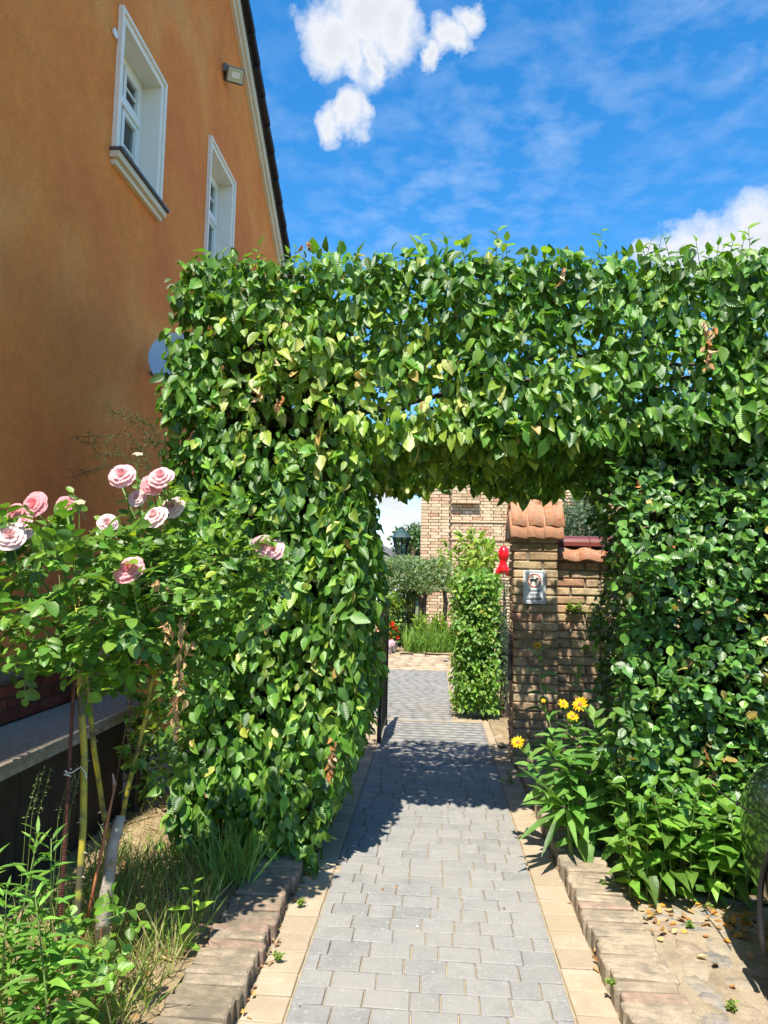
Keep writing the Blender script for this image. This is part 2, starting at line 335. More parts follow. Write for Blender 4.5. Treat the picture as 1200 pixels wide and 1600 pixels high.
# ------------------------------------------------------------------ leaves
SHAPES = {  # along v, half width
    'ovate': ([0, .16, .42, .74, 1], [.05, .72, 1, .6, 0]),
    'round': ([0, .2, .5, .8, 1], [0, .85, 1, .72, 0]),
    'heart': ([0, .1, .35, .7, 1], [.25, .95, .95, .45, 0]),
    'lance': ([0, .2, .45, .75, 1], [.15, .8, 1, .6, 0]),
    'petal': ([0, .3, .6, .9, 1], [.3, .75, 1, .8, .35]),
}
def leaf_arrays(shape, pos, tip, nrm, L, Wd, fold, curl, wav=None):
    """vectorised leaves; returns verts (N,11,3)"""
    v, w = SHAPES[shape]; v = np.array(v); w = np.array(w); n = len(pos)
    t = tip/np.linalg.norm(tip, axis=1, keepdims=True)
    nr = nrm - t*np.sum(nrm*t, axis=1, keepdims=True); nr /= np.linalg.norm(nr, axis=1, keepdims=True)+1e-9
    sd = np.cross(t, nr)
    cu = np.array([0, 0, 0, 0, 0, 1, 1, 1, -1, -1, -1.]); iv = np.array([0, 1, 2, 3, 4, 1, 2, 3, 1, 2, 3])
    vv = v[iv]; uu = cu*w[iv]
    a = (uu[None]*Wd[:, None]*.5); b = vv[None]*L[:, None]
    c = np.abs(a)*fold[:, None] - curl[:, None]*(vv**2)[None]*L[:, None]
    if wav is not None: c = c + wav*np.sin(vv*9+uu*2)[None]*L[:, None]*np.abs(uu)[None]
    return pos[:, None]+sd[:, None]*a[..., None]+t[:, None]*b[..., None]+nr[:, None]*c[..., None]
LF = [(0, 5, 1), (1, 5, 6, 2), (2, 6, 7, 3), (3, 7, 4), (0, 1, 8), (1, 2, 9, 8), (2, 3, 10, 9), (3, 4, 10)]
LUV = {}
for k, (v, w) in SHAPES.items():
    iv = [0, 1, 2, 3, 4, 1, 2, 3, 1, 2, 3]; cu = [0]*5+[1]*3+[-1]*3
    LUV[k] = np.array([(.5+.5*c*w[i], v[i]) for c, i in zip(cu, iv)])
def leaf_mesh(name, shape, V, col, mat):
    n = len(V); me = bpy.data.meshes.new(name)
    me.vertices.add(n*11); me.vertices.foreach_set('co', V.reshape(-1).astype(np.float32))
    lv = np.concatenate([np.array(f) for f in LF]); tot = np.array([len(f) for f in LF]); st = np.concatenate([[0], np.cumsum(tot)[:-1]])
    nl = len(lv); loops = (lv[None]+np.arange(n)[:, None]*11).reshape(-1)
    me.loops.add(len(loops)); me.loops.foreach_set('vertex_index', loops.astype(np.int32))
    me.polygons.add(n*8); me.polygons.foreach_set('loop_start', (st[None]+np.arange(n)[:, None]*nl).reshape(-1).astype(np.int32))
    me.polygons.foreach_set('loop_total', np.tile(tot, n).astype(np.int32)) if False else None
    me.update(calc_edges=True)
    uv = me.uv_layers.new(name='UVMap'); uv.data.foreach_set('uv', np.tile(LUV[shape][lv], (n, 1)).reshape(-1).astype(np.float32))
    ca = me.color_attributes.new('Col', 'FLOAT_COLOR', 'POINT')
    c4 = np.ones((n, 11, 4), np.float32); c4[..., :3] = col if col.ndim == 3 else col[:, None]
    ca.data.foreach_set('color', c4.reshape(-1))
    me.polygons.foreach_set('use_smooth', np.ones(n*8, bool))
    me.materials.append(mat); me.update(); return me
def pick(cols, weights, n, jit=.18):
    c = np.array(cols)[rng.choice(len(cols), n, p=np.array(weights)/sum(weights))]
    return np.clip(c*(1+rng.normal(0, jit, (n, 1))), .004, .95)*(1+rng.normal(0, .05, (n, 3)))
def leaf_variants(name, shape, mat, cols, weights, k=12, ratio=.6, wav=0.02):
    out = []
    for i in range(k):
        V = leaf_arrays(shape, np.zeros((1, 3)), np.array([[0, 1., 0]]), np.array([[0, 0, 1.]]), np.ones(1), np.array([ratio*rng.uniform(.9, 1.1)]),
                        rng.uniform(.15, .6, 1), rng.uniform(.05, .35, 1), wav)
        out.append(leaf_mesh(name, shape, V, pick(cols, weights, 1), mat))
    return out
def place_leaf(name, variants, p, t, n, L, parent):
    t = Vector(t).normalized(); n = Vector(n); n = (n-t*n.dot(t)).normalized(); s = t.cross(n)
    m = Matrix(((s.x*L, t.x*L, n.x*L, p[0]), (s.y*L, t.y*L, n.y*L, p[1]), (s.z*L, t.z*L, n.z*L, p[2]), (0, 0, 0, 1)))
    return link(name, random.choice(variants), parent, m)
def scatter(parent, P, T, Nn, L, ratio, shape, mat, cols, weights, singles=300, stuffname='foliage', score=None, wav=.02, fold=(.15, .6), curl=(.0, .35)):
    """leaves of one plant: the ones that show largest as parts, the rest one stuff part"""
    n = len(P); score = score if score is not None else np.zeros(n)+rng.random(n)
    order = np.argsort(-score); a, b = order[:singles], order[singles:]
    if len(a):
        var = leaf_variants('leaf', shape, mat, cols, weights, 14, ratio, wav)
        for i in a: place_leaf('leaf', var, P[i], T[i], Nn[i], L[i], parent)
    if len(b):
        m = len(b)
        V = leaf_arrays(shape, P[b], T[b], Nn[b], L[b], L[b]*ratio*rng.uniform(.85, 1.15, m), rng.uniform(*fold, m), rng.uniform(*curl, m), wav)
        o = link(stuffname, leaf_mesh(stuffname, shape, V, pick(cols, weights, m), mat), parent); o['kind'] = 'stuff'
def fbm(P, s, off=0.0):
    return np.array([noise.noise(Vector((p[0]*s+off, p[1]*s, p[2]*s))) for p in P])

# ------------------------------------------------------------------ bricks
def brick_variants(name, L, D, H, mat, k=7, jit=.004, bev=.006):
    out = []
    for i in range(k):
        bm = bmesh.new(); bmesh.ops.create_cube(bm, size=1)
        for v in bm.verts:
            v.co = Vector((v.co.x*L, v.co.y*D, v.co.z*H)) + Vector([random.uniform(-jit, jit) for _ in range(3)])
        bmesh.ops.bevel(bm, geom=bm.edges[:], offset=bev, segments=1, affect='EDGES')
        for v in bm.verts: v.co += Vector([random.uniform(-jit, jit)*.35 for _ in range(3)])
        me = bpy.data.meshes.new(name); bm.to_mesh(me); bm.free(); me.materials.append(mat); out.append(me)
    return out
def Mx(p, rz=0, ry=0, rx=0, s=(1, 1, 1)):
    return Matrix.Translation(p) @ Matrix.Rotation(rz, 4, 'Z') @ Matrix.Rotation(ry, 4, 'Y') @ Matrix.Rotation(rx, 4, 'X') @ Matrix.Diagonal((*s, 1))
def boxes_mesh(name, B, mat):
    """many boxes (cx,cy,cz,sx,sy,sz) in one mesh with a random tone each"""
    B = np.array(B); n = len(B)
    c = np.array([(-1,-1,-1),(1,-1,-1),(1,1,-1),(-1,1,-1),(-1,-1,1),(1,-1,1),(1,1,1),(-1,1,1)])*.5
    V = B[:, None, :3]+c[None]*B[:, None, 3:6]; V += rng.normal(0, .0012, V.shape)
    f = np.array([(0,3,2,1),(4,5,6,7),(0,1,5,4),(1,2,6,5),(2,3,7,6),(3,0,4,7)])
    me = bpy.data.meshes.new(name); me.vertices.add(n*8); me.vertices.foreach_set('co', V.reshape(-1).astype(np.float32))
    lp = (f.reshape(-1)[None]+np.arange(n)[:, None]*8).reshape(-1)
    me.loops.add(len(lp)); me.loops.foreach_set('vertex_index', lp.astype(np.int32))
    me.polygons.add(n*6); me.polygons.foreach_set('loop_start', (np.arange(n*6)*4).astype(np.int32)); me.update(calc_edges=True)
    at_ = me.attributes.new('rnd', 'FLOAT', 'POINT'); at_.data.foreach_set('value', np.repeat(rng.random(n), 8).astype(np.float32))
    me.materials.append(mat); return me

# ================================================================== SETTING
o = MB().box(-120, 120, -30, 200, -.3, -.06).build('ground', M['lawn']); tag(o, kind='structure')
# soil beds: bumpy sheets
def sheet(name, x0, x1, y0, y1, z, mat, amp=.02, step=.12, parent=None, f=3.0, thick=.0):
    nx = max(2, int((x1-x0)/step)); ny = max(2, int((y1-y0)/step)); mb = MB()
    vs = []
    for j in range(ny+1):
        for i in range(nx+1):
            x = x0+(x1-x0)*i/nx; y = y0+(y1-y0)*j/ny
            vs.append((x, y, z+amp*noise.noise(Vector((x*f, y*f, z)))+amp*.5*noise.noise(Vector((x*f*3, y*f*3, 5)))))
    fs = [(j*(nx+1)+i, j*(nx+1)+i+1, (j+1)*(nx+1)+i+1, (j+1)*(nx+1)+i) for j in range(ny) for i in range(nx)]
    mb.add(vs, fs); o = mb.build(name, mat, parent, smooth=True)
    if parent is None: tag(o, kind='structure')
    return o
sheet('garden_bed', -2.52, -.97, -2, 14.0, .045, M['soil'], .045, .08)
sheet('garden_bed', .97, 4.2, 3.75, 6.5, .05, M['soil'], .05, .08)
sheet('garden_bed', -6, 4.4, 14.62, 17.1, .02, M['soil'], .05, .2)
sheet('garden_bed', .62, 4.2, 7.0, 12.2, .01, M['soil'], .04, .15)
drive = sheet('driveway', .955, 6, -3, 3.8, .055, M['drive_sand'], .014, .05, f=5)

# path of grey pavers with tan borders
path = MB().add([(-.72, -2, -.012), (.72, -2, -.012), (.72, 8.2, -.012), (-.72, 8.2, -.012)], [(0, 1, 2, 3)]).add(
    [(-1.3, 8.2, -.012), (.44, 8.2, -.012), (.44, 12.3, -.012), (-1.3, 12.3, -.012)], [(0, 1, 2, 3)]).build('path', M['sand']); tag(path, kind='structure')
gap = .0045
pv = {}
for w in (.12, .15, .18): pv[w] = brick_variants('paver', w-gap, .12-gap, .06, M['paver'], 6, .0018, .0035)
nsing = 0; far = []
def lay(x0, x1, y, far_only=False):
    global nsing
    x = x0-random.uniform(0, .1)
    while x < x1-.03:
        w = random.choice((.12, .15, .18, .18)); a = max(x, x0); b = min(x+w, x1)
        if x1-b < .04: b = x1
        wid = b-a
        if wid > .03:
            dz = random.uniform(-.0008, .0008)
            if far_only or nsing >= 300 or y < 2.2: far.append(((a+b)/2, y, -.03+dz, wid-gap, .12-gap, .06))
            else:
                k = min(pv, key=lambda q: abs(q-wid)); nsing += 1
                link('paver', random.choice(pv[k]), path, Mx(((a+b)/2, y, -.03+dz), random.uniform(-.006, .006), s=((wid-gap)/(k-gap), 1, 1)))
        x += w
for j in range(34): lay(-.53, .545, -1.9+.12*j)           # behind and under the camera up to 2.2
for j in range(34, 84): lay(-.53, .545, -1.9+.12*j)
for j in range(34): lay(-1.05, .215, 8.26+.12*j, True)
far_o = link('paver_rows', boxes_mesh('paver_rows', far, M['paver_far']), path); far_o['kind'] = 'stuff'
bv = brick_variants('border_paver', .16, .155, .06, M['border'], 6, .002, .004); bfar = []
for j in range(63):
    y = -1.9+.162*j
    for x in (-.617, .632):
        if y < 2.1 : bfar.append((x, y, -.03, .16, .155, .06))
        else: link('border_paver', random.choice(bv), path, Mx((x, y, -.03+random.uniform(-.002, .002)), random.uniform(-.01, .01)))
for j in range(25): bfar.append((.31, 8.28+.162*j, -.03, .17, .155, .06)); bfar.append((-1.14, 8.28+.162*j, -.03, .16, .155, .06))
bo = link('border_rows', boxes_mesh('border_rows', bfar, M['border_far']), path); bo['kind'] = 'stuff'
# sandy strip right of the narrower path and cross strip of old bricks
cross = MB().add([(-4, 12.3, -.03), (4.4, 12.3, -.03), (4.4, 14.65, -.03), (-4, 14.65, -.03)], [(0, 1, 2, 3)]).build('cross_path', M['drive_sand']); tag(cross, kind='structure')
B = []
for j in range(19):
    y = 12.37+.122*j; x = -3.9+random.random()*.2
    while x < 4.3: B.append((x, y, -.02+random.uniform(-.012, .012), .235, .11, .05)); x += .25
M['cross_brick'] = pieces('cross_brick', [(0, (.4, .27, .17)), (.5, (.5, .38, .25)), (1, (.46, .31, .21))], 'attr', .9, 10, .4, .6, .01, stain=(.5, .43, .32), stain_scale=3)
co = link('brick_rows', boxes_mesh('brick_rows', B, M['cross_brick']), cross); co['kind'] = 'stuff'
MB().add([(.44, 8.2, -.02), (.75, 8.2, -.02), (.75, 12.3, -.02), (.44, 12.3, -.02)], [(0, 1, 2, 3)]).build('sand_strip', M['drive_sand'])['kind'] = 'structure'

# rowlock edging of worn bricks either side
ev = brick_variants('brick', .25, .06, .13, M['edge_brick'], 12, .005, .008)
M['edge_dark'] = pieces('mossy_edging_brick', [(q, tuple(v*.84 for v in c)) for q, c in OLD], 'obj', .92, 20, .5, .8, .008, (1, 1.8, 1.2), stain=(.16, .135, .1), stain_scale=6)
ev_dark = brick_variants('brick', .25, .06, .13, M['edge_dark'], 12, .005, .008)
def edging(xc, y0, y1, label, skew=0):
    t = thing('brick_edging', label, 'edging', (xc, y0, 0))
    MB().box(xc-.115, xc+.115, y0-.5, y1, -.05, .055).build('mortar_bed', M['dark_mortar'], t)
    y = y0
    while y < y1:
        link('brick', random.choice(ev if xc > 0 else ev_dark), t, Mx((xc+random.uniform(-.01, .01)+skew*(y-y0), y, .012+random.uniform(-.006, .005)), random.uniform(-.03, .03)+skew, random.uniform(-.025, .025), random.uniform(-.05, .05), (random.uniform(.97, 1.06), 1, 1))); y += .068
edging(-.83, 1.4, 4.1, 'low edging of dark weathered bricks beside the grass and left hedge foot')
edging(.845, 1.4, 6.2, 'low edging of sunlit brown bricks along the cobbled driveway and flower bed')

# cobbles on the driveway
cobs = []
for i in range(8):
    bm = bmesh.new(); n = random.choice((5, 6, 7)); c = bm.verts.new((0, 0, .5)); ring = []; ring2 = []
    for k in range(n):
        a = 2*math.pi*k/n+random.uniform(-.25, .25); r = random.uniform(.82, 1.1)
        ring.append(bm.verts.new((r*math.cos(a)*.44, r*math.sin(a)*.44, .46+random.uniform(-.04, .02)))); ring2.append(bm.verts.new((r*math.cos(a)*.5, r*math.sin(a)*.5, -.5)))
    for k in range(n):
        bm.faces.new((c, ring[k], ring[(k+1) % n])); bm.faces.new((ring[k], ring2[k], ring2[(k+1) % n], ring[(k+1) % n]))
    me = bpy.data.meshes.new('cobble'); bm.to_mesh(me); bm.free(); me.materials.append(M['cobble'])
    me.polygons.foreach_set('use_smooth', [True]*len(me.polygons)); cobs.append(me)
pts = []
for _ in range(6000):
    p = (random.uniform(1.03, 2.4), random.uniform(2.0, 3.85))
    if all((p[0]-q[0])**2+(p[1]-q[1])**2 > .0125 for q in pts): pts.append(p)
for p in pts:
    link('cobble', random.choice(cobs), drive, Mx((p[0], p[1], .038), random.uniform(0, 6.3), random.uniform(-.04, .04), random.uniform(-.04, .04), (random.uniform(.13, .24), random.uniform(.1, .16), .05)))

# ================================================================== ORANGE HOUSE
XW = -2.5
house = thing('house', 'tall orange plastered house with white framed windows and dark verge tiles', 'house', (XW, 5, 0))
GY0, GY1, GP = -3.3, 11.3, 4.0
sl_ = .69
def vz(y): return 8.36-sl_*(y-7.62) if y >= GP else 8.36-sl_*(GP-7.62)-sl_*(GP-y)
wallm = MB().prism([(GY0, 0), (GY1, 0), (GY1, vz(GY1)), (GP, vz(GP)), (GY0, vz(GY0))], 0, XW-.35, XW).build('wall', M['plaster'], house)
wins = [(5.06, 5.80, 4.83, 5.90), (7.20, 7.98, 4.85, 6.22), (1.0, 1.74, 4.83, 5.9)]
cut = []
for y0, y1, z0, z1 in wins:
    cut.append(MB().box(XW-.5, XW+.2, y0, y1, z0, z1).build('cut', M['white']))
boolean_cut(wallm, cut)
MB().prism([(GY0+.01, 0), (GY1-.01, 0), (GY1-.01, vz(GY1)-.02), (GP, vz(GP)-.02), (GY0+.01, vz(GY0)-.02)], 0, XW-8, XW-.36).build('house_body', M['plaster'], house)
for y0, y1, z0, z1 in wins:
    w = link('window', MB().box(XW-.33, XW-.315, y0, y1, z0, z1).mesh('window', M['iron']), house)  # black sheet behind the curtain, its colour standing in for the unlit room
    fx0, fx1 = XW-.21, XW-.15
    MB().box(fx0, fx1, y0, y0+.06, z0, z1).box(fx0, fx1, y1-.06, y1, z0, z1).box(fx0, fx1, y0+.06, y1-.06, z1-.06, z1).box(fx0, fx1, y0+.06, y1-.06, z0, z0+.07).build('frame', M['frame_white'], w, bevel=.006)
    zt = z0+(z1-z0)*.60
    MB().box(fx0+.01, fx1+.02, y0+.06, y1-.06, zt, zt+.07).build('transom', M['frame_white'], w, bevel=.008)
    for a, b in ((z0+.07, zt), (zt+.07, z1-.06)):
        ym = (y0+y1)/2
        for ya, yb in ((y0+.06, ym-.012), (ym+.012, y1-.06)):
            fx = XW-.175
            MB().box(fx-.025, fx+.025, ya, ya+.04, a, b).box(fx-.025, fx+.025, yb-.04, yb, a, b).box(fx-.025, fx+.025, ya+.04, yb-.04, a, a+.04).box(fx-.025, fx+.025, ya+.04, yb-.04, b-.04, b).build('sash', M['frame_white'], w, bevel=.004)
            MB().box(fx-.006, fx-.001, ya+.04, yb-.04, a+.04, b-.04).build('pane', M['clear'], w)
            zz = (a+b)/2
            MB().box(fx-.0, fx+.014, ya+.04, yb-.04, zz-.009, zz+.009).build('glazing_bar', M['frame_white'], w)
    MB().box(XW-.255, XW-.25, y0+.02, y1-.02, z0+.03, zt+.02).build('curtain', M['lace'], w)
    # surround with a stepped moulding
    t = .085
    for (a, b, c, d) in ((y0-t, y0, z0, z1+t), (y1, y1+t, z0, z1+t), (y0, y1, z1, z1+t)):
        MB().box(XW-.002, XW+.022, a, b, c, d).build('surround', M['white'], w, bevel=.004)
    for (a, b, c, d) in ((y0-t, y0-t+.03, z0, z1+t), (y1+t-.03, y1+t, z0, z1+t), (y0-t+.03, y1+t-.03, z1+t-.03, z1+t)):
        MB().box(XW+.0225, XW+.04, a, b, c, d).build('moulding', M['white'], w, bevel=.004)
    MB().box(XW-.002, XW+.075, y0-t-.02, y1+t+.02, z0-.09, z0-.035).box(XW-.002, XW+.045, y0-t, y1+t, z0-.135, z0-.0905).build('sill_moulding', M['cream'], w, bevel=.008)
    MB().box(XW-.19, XW+.1, y0-t-.03, y1+t+.03, z0-.034, z0-.012).build('sill', M['slate'], w, bevel=.003)
# verge board, roof, tiles
def vline(y, off): return vz(y)+off
def slab(x0, x1, off0, off1, ya=GP, yb=GY1+.35):
    mb = MB(); n = 1
    vs = []
    for x in (x0, x1):
        for y, o_ in ((ya, off0), (yb, off0), (yb, off1), (ya, off1)):
            vs.append((x, y, vz(y)+o_))
    return mb.add(vs, [(0, 1, 2, 3), (7, 6, 5, 4), (0, 4, 5, 1), (1, 5, 6, 2), (2, 6, 7, 3), (3, 7, 4, 0)])
slab(XW+.001, XW+.05, -.08, .2).build('verge_board', M['cream'], house)
slab(XW+.052, XW+.08, .02, .2).build('barge_strip', M['cream'], house)
slab(XW-8.1, XW+.1, .202, .24).build('roof', M['dark_roof'], house)
slab(XW-8.1, XW+.1, .202, .24, GY0-.35, GP).build('roof', M['dark_roof'], house)
tv = brick_variants('roof_tile', .34, .40, .1, M['dark_tile'], 5, .004, .01)
ang = math.atan(sl_)
y = GP+.1
while y < GY1+.35:
    link('roof_tile', random.choice(tv), house, Mx((XW+.0, y, vz(y)+.30+random.uniform(-.008, .008)), 0, 0, -ang+.13, (1, 1, 1))); y += .30
# plinth: brick below a dark coping
MB().box(XW+.001, XW+.07, GY0, 4.72, 0, .985).build('plinth_backing', M['dark_mortar'], house)
MB().box(XW+.001, XW+.13, GY0, 4.74, 1.0, 1.05).build('coping', M['slate'], house, bevel=.008)
pb = brick_variants('brick', .125, .222, .064, M['red_brick'], 6, .002, .004)
for c in range(13):
    z = .968-.035-c*.075
    if z < .3: break
    y = 2.2+(c % 2)*.12
    while y < 4.62: link('brick', random.choice(pb), house, Mx((XW+.022, y+.115, z), random.uniform(-.01, .01))); y += .235
MB().lathe([(.001, 0), (.03, .004), (.035, .02), (.001, .025)], (0, 0, 0), 10).build('wall_button', M['frame_white'], house, mw=Mx(atX(177, 52, XW), 0, math.pi/2))

# flood light on the wall
p = atX(350, 116, XW); fl = thing('flood_light', 'small square grey flood light fixed high on the orange wall', 'light', p)
MB().box(XW+.002, XW+.05, p.y-.06, p.y+.06, p.z+.0, p.z+.1).build('bracket', M['gunmetal'], fl, bevel=.01)
MB().tube([(XW+.045, p.y, p.z+.05), (XW+.11, p.y, p.z+.05)], .03, 8).build('arm', M['gunmetal'], fl)
hm = Mx((XW+.13, p.y, p.z-.02), rad(28), rad(0), rad(32))
MB().box(-.1, .1, -.035, .05, -.085, .085).build('housing', M['gunmetal'], fl, bevel=.015, mw=hm)
MB().box(-.083, .083, -.043, -.036, -.068, .068).build('lens', M['lens'], fl, mw=hm)
MB().box(-.045, .045, -.05, -.044, -.03, .03).build('reflector', M['frame_white'], fl, mw=hm)
for k in range(5): MB().box(-.1+.045*k, -.09+.045*k, .05, .08, -.08, .08).build('cooling_fin', M['gunmetal'], fl, mw=hm)

# satellite dish
p = at(277, 567, 5.75); ds = thing('satellite_dish', 'pale grey satellite dish half hidden behind the hedge beside the orange wall', 'satellite dish', p)
prof = [(.0005, .0)]+[(.245*i/8, .05*(i/8)**2) for i in range(1, 9)]+[(.25, .05), (.25, .044)]+[(.245*i/8, .05*(i/8)**2-.008) for i in range(8, 0, -1)]
MB().lathe(prof, (0, 0, 0), 32).build('bowl', M['dish'], ds, smooth=True, mw=Mx(p, rad(25), rad(0), rad(82), (.95, 1, 1)))
MB().tube([(XW, p.y+.15, p.z-.05), (p.x, p.y+.12, p.z-.05), (p.x, p.y+.02, p.z)], .02, 8).build('wall_arm', M['gunmetal'], ds)
q = p+Vector((.1, -.32, -.12)); MB().tube([p+Vector((.02, 0, -.25)), q], .012, 6).build('feed_arm', M['gunmetal'], ds)
MB().tube([q, q+Vector((-.02, .08, .03))], .03, 10).build('receiver', M['frame_white'], ds)

# stone topped box along the plinth
bx = thing('cellar_box', 'low dark box with a speckled stone slab on top below the red brick plinth', 'box', (-2.2, 3, 0))
MB().prism([(XW+.11, 1.0), (-1.9, 1.0), (-1.93, 4.72), (-2.06, 4.9), (XW+.11, 4.9)], 2, .715, .755).build('slab', M['stone_slab'], bx, bevel=.004)
MB().prism([(-1.98, 1.0), (-1.905, 1.0), (-1.935, 4.66), (-2.0, 4.66)], 2, .685, .7145).build('slab_rail', M['deadwood'], bx)
for k in range(12):
    MB().box(-2.05, -2.02, 1.05+.3*k, 1.344+.3*k, -.02, .68).build('board', M['dark_wood'], bx, bevel=.004)
MB().box(-2.4, -2.051, 1.05, 4.63, 0, .68).build('box_core', M['dark_wood'], bx)

# ================================================================== MASONRY
bw = [brick_variants('brick', l, .115, .068, M['brick'], 8, .004, .009) for l in (.245, .118)]
def course(parent, x0, x1, y, z, start, face='front'):
    x = x0; k = start
    while x < x1-.04:
        i = k % 2; l = (.245, .118)[i]; b = min(x+l, x1)
        if x1-b < .05: b = x1
        s = (b-x)/l
        p = ((x+b)/2, y+random.uniform(-.006, .005), z+random.uniform(-.002, .002)) if face == 'front' else (y+random.uniform(-.005, .005), (x+b)/2, z)
        link('brick', random.choice(bw[i]), parent, Mx(p, (0 if face == 'front' else math.pi/2)+random.uniform(-.015, .015), random.uniform(-.01, .01), 0, (s, 1, 1)))
        x = b+.013; k += 1
pil = thing('brick_pillar', 'tall yellow brick gate pillar capped with mossy clay tiles, a sign on it', 'pillar', (.86, 6.5, 0))
MB().box(.72, 1.045, 6.34, 6.74, 0, 1.985).build('mortar_core', M['mortar'], pil)
for c in range(26):
    z = .02+.0385+c*.0765
    course(pil, .69, 1.07, 6.385, z, c % 2)
    course(pil, 6.455, 6.77, .75, z, c % 2, 'side'); course(pil, 6.455, 6.77, 1.012, z, (c+1) % 2, 'side')
# clay tile cap: two pitches of wavy tiles
def wavy_tile(w, l, t=.02, amp=.011):
    mb = MB(); n = 8; vs = []
    for j, y in enumerate((0, l)):
        for s in (0, 1):
            for i in range(n+1):
                vs.append((w*i/n, y, amp*math.sin(2*math.pi*i/n)-s*t))
    m = n+1
    fs = [(i, i+1, 2*m+i+1, 2*m+i) for i in range(n)]+[(m+i+1, m+i, 3*m+i, 3*m+i+1) for i in range(n)]+[(m+i, m+i+1, i+1, i) for i in range(n)]+[(2*m+i, 2*m+i+1, 3*m+i+1, 3*m+i) for i in range(n)]+[(0, 2*m, 3*m, m), (n, m+n, 3*m+n, 2*m+n)]
    return mb.add(vs, fs).mesh('roof_tile', M['clay_tile'], smooth=True)
wt_ = wavy_tile(.17, .3)
for sgn, y0 in ((1, 6.27), (-1, 6.87)):
    for r_, (dy, dz) in enumerate(((0, .015), (.07, .125))):
        for k in range(3):
            mw = Mx((.655+.148*k+(.02 if r_ else 0), y0+sgn*dy, 1.965+dz), 0, 0, 0) @ (Matrix.Rotation(0 if sgn > 0 else math.pi, 4, 'Z')) @ Matrix.Rotation(rad(52), 4, 'X')
            if sgn < 0: mw = Mx((.655+.148*(k+1)+.03, y0+sgn*dy, 1.965+dz), math.pi, 0, 0) @ Matrix.Rotation(rad(52), 4, 'X')
            link('roof_tile', wt_, pil, mw)
MB().tube([(.67, 6.57, 2.3), (1.1, 6.57, 2.3)], .065, 10).build('ridge_tile', M['clay_tile'], pil, smooth=True)
MB().prism([(6.3, 1.985), (6.84, 1.985), (6.57, 2.3)], 0, .67, 1.06).build('cap_core', M['mortar'], pil)

gw_ = thing('garden_wall', 'yellow brick garden wall with a dark red glazed ridge beside the gate pillar', 'wall', (2, 6.6, 0))
MB().box(1.08, 4.2, 6.5, 6.74, 0, 1.8).build('mortar_core', M['mortar'], gw_)
for c in range(23): course(gw_, 1.085, 2.0, 6.53, .02+.0385+c*.0765, c % 2)
B = []
for c in range(23):
    x = 2.02+(c % 2)*.1
    while x < 4.1: B.append((x+.12, 6.53, .0585+c*.0765, .24, .115, .066)); x += .253
M['brick_joined'] = pieces('yellow_brick_joined', YEL, 'attr', .9, 20, .3, .7, .01)
link('brick_rows', boxes_mesh('brick_rows', B, M['brick_joined']), gw_)['kind'] = 'stuff'
wt2 = wavy_tile(.23, .22, .02, .014)
for k in range(13):
    link('roof_tile', wt2, gw_, Mx((1.07+.215*k, 6.40, 1.795), 0, 0, rad(42)))
for k in range(10):
    n = 8; mb = MB(); vs = []
    for x in (0, .31):
        for i in range(n+1):
            a = math.pi*i/n; vs.append((x, -.1*math.cos(a), .095*math.sin(a)-.01))
    mb.add(vs, [(i, i+1, n+1+i+1, n+1+i) for i in range(n)]+[tuple(range(n+1)), tuple(range(2*n+1, n, -1))])
    mb.build('ridge_tile', M['glazed'], gw_, smooth=False, mw=Mx((1.075+.315*k, 6.6, 1.93)))
MB().box(1.075, 4.2, 6.58, 6.685, 1.80, 1.94).build('ridge_bed', M['mortar'], gw_)

pier = thing('brick_pier', 'short tan brick pier against the orange wall behind the rose leaves', 'pier', (-2.38, 5.0, 0))
MB().box(-2.49, -2.26, 4.93, 5.26, 0, 1.06).build('mortar_core', M['mortar'], pier)
for c in range(14): course(pier, -2.5, -2.23, 4.93, .0585+c*.0765, c % 2); course(pier, 4.95, 5.28, -2.28, .0585+c*.0765, (c+1) % 2, 'side')
MB().box(-2.49, -2.2, 4.86, 5.3, 1.09, 1.14).build('coping', M['slate'], pier, bevel=.008)

# sign on the pillar
sg = thing('sign', 'white enamel sign with a dog in a red ring fixed on the brick pillar', 'sign', (.863, 6.31, 1.55))
sc_ = at(835, 917, 6.31); sw, sh = .192, .29
mbs = MB(); rr = .018; poly = []
for cx, cz, a0 in ((sw/2-rr, sh/2-rr, 0), (-sw/2+rr, sh/2-rr, 90), (-sw/2+rr, -sh/2+rr, 180), (sw/2-rr, -sh/2+rr, 270)):
    for k in range(5): a = rad(a0+k*22.5); poly.append((cx+rr*math.cos(a), cz+rr*math.sin(a)))
SM = Mx((sc_.x, 6.312, sc_.z))
mbs.prism(poly, 1, -.004, .004).build('plate', M['sign'], sg, mw=SM)
def ringmesh(r0, r1, n=40, y=-.0065):
    vs = [(r*math.cos(2*math.pi*k/n), y, r*math.sin(2*math.pi*k/n)) for r in (r0, r1) for k in range(n)]
    return MB().add(vs, [(k, (k+1) % n, n+(k+1) % n, n+k) for k in range(n)])
RM = SM @ Matrix.Translation((-.0, 0, .055))
ringmesh(.0005, .053, 32, -.0055).build('ring_field', M['white'], sg, mw=RM)
ringmesh(.051, .06).build('red_ring', M['print_red'], sg, mw=RM)
dog = [(-33, 6), (-30, 9), (-24, 8), (-10, 9), (4, 9), (10, 13), (14, 20), (16, 22), (19, 18), (24, 18), (30, 15), (31, 12), (24, 10), (21, 6), (18, -2), (17, -8), (16, -24), (18, -26), (18, -28), (12, -28), (11, -14), (9, -12), (8, -26), (10, -28), (4, -28), (3, -10), (-10, -7), (-17, -9), (-20, -16), (-17, -26), (-16, -28), (-22, -28), (-25, -17), (-25, -9), (-27, -14), (-28, -26), (-27, -28), (-33, -28), (-32, -15), (-29, 0), (-31, 3), (-37, -3), (-38, -1)]
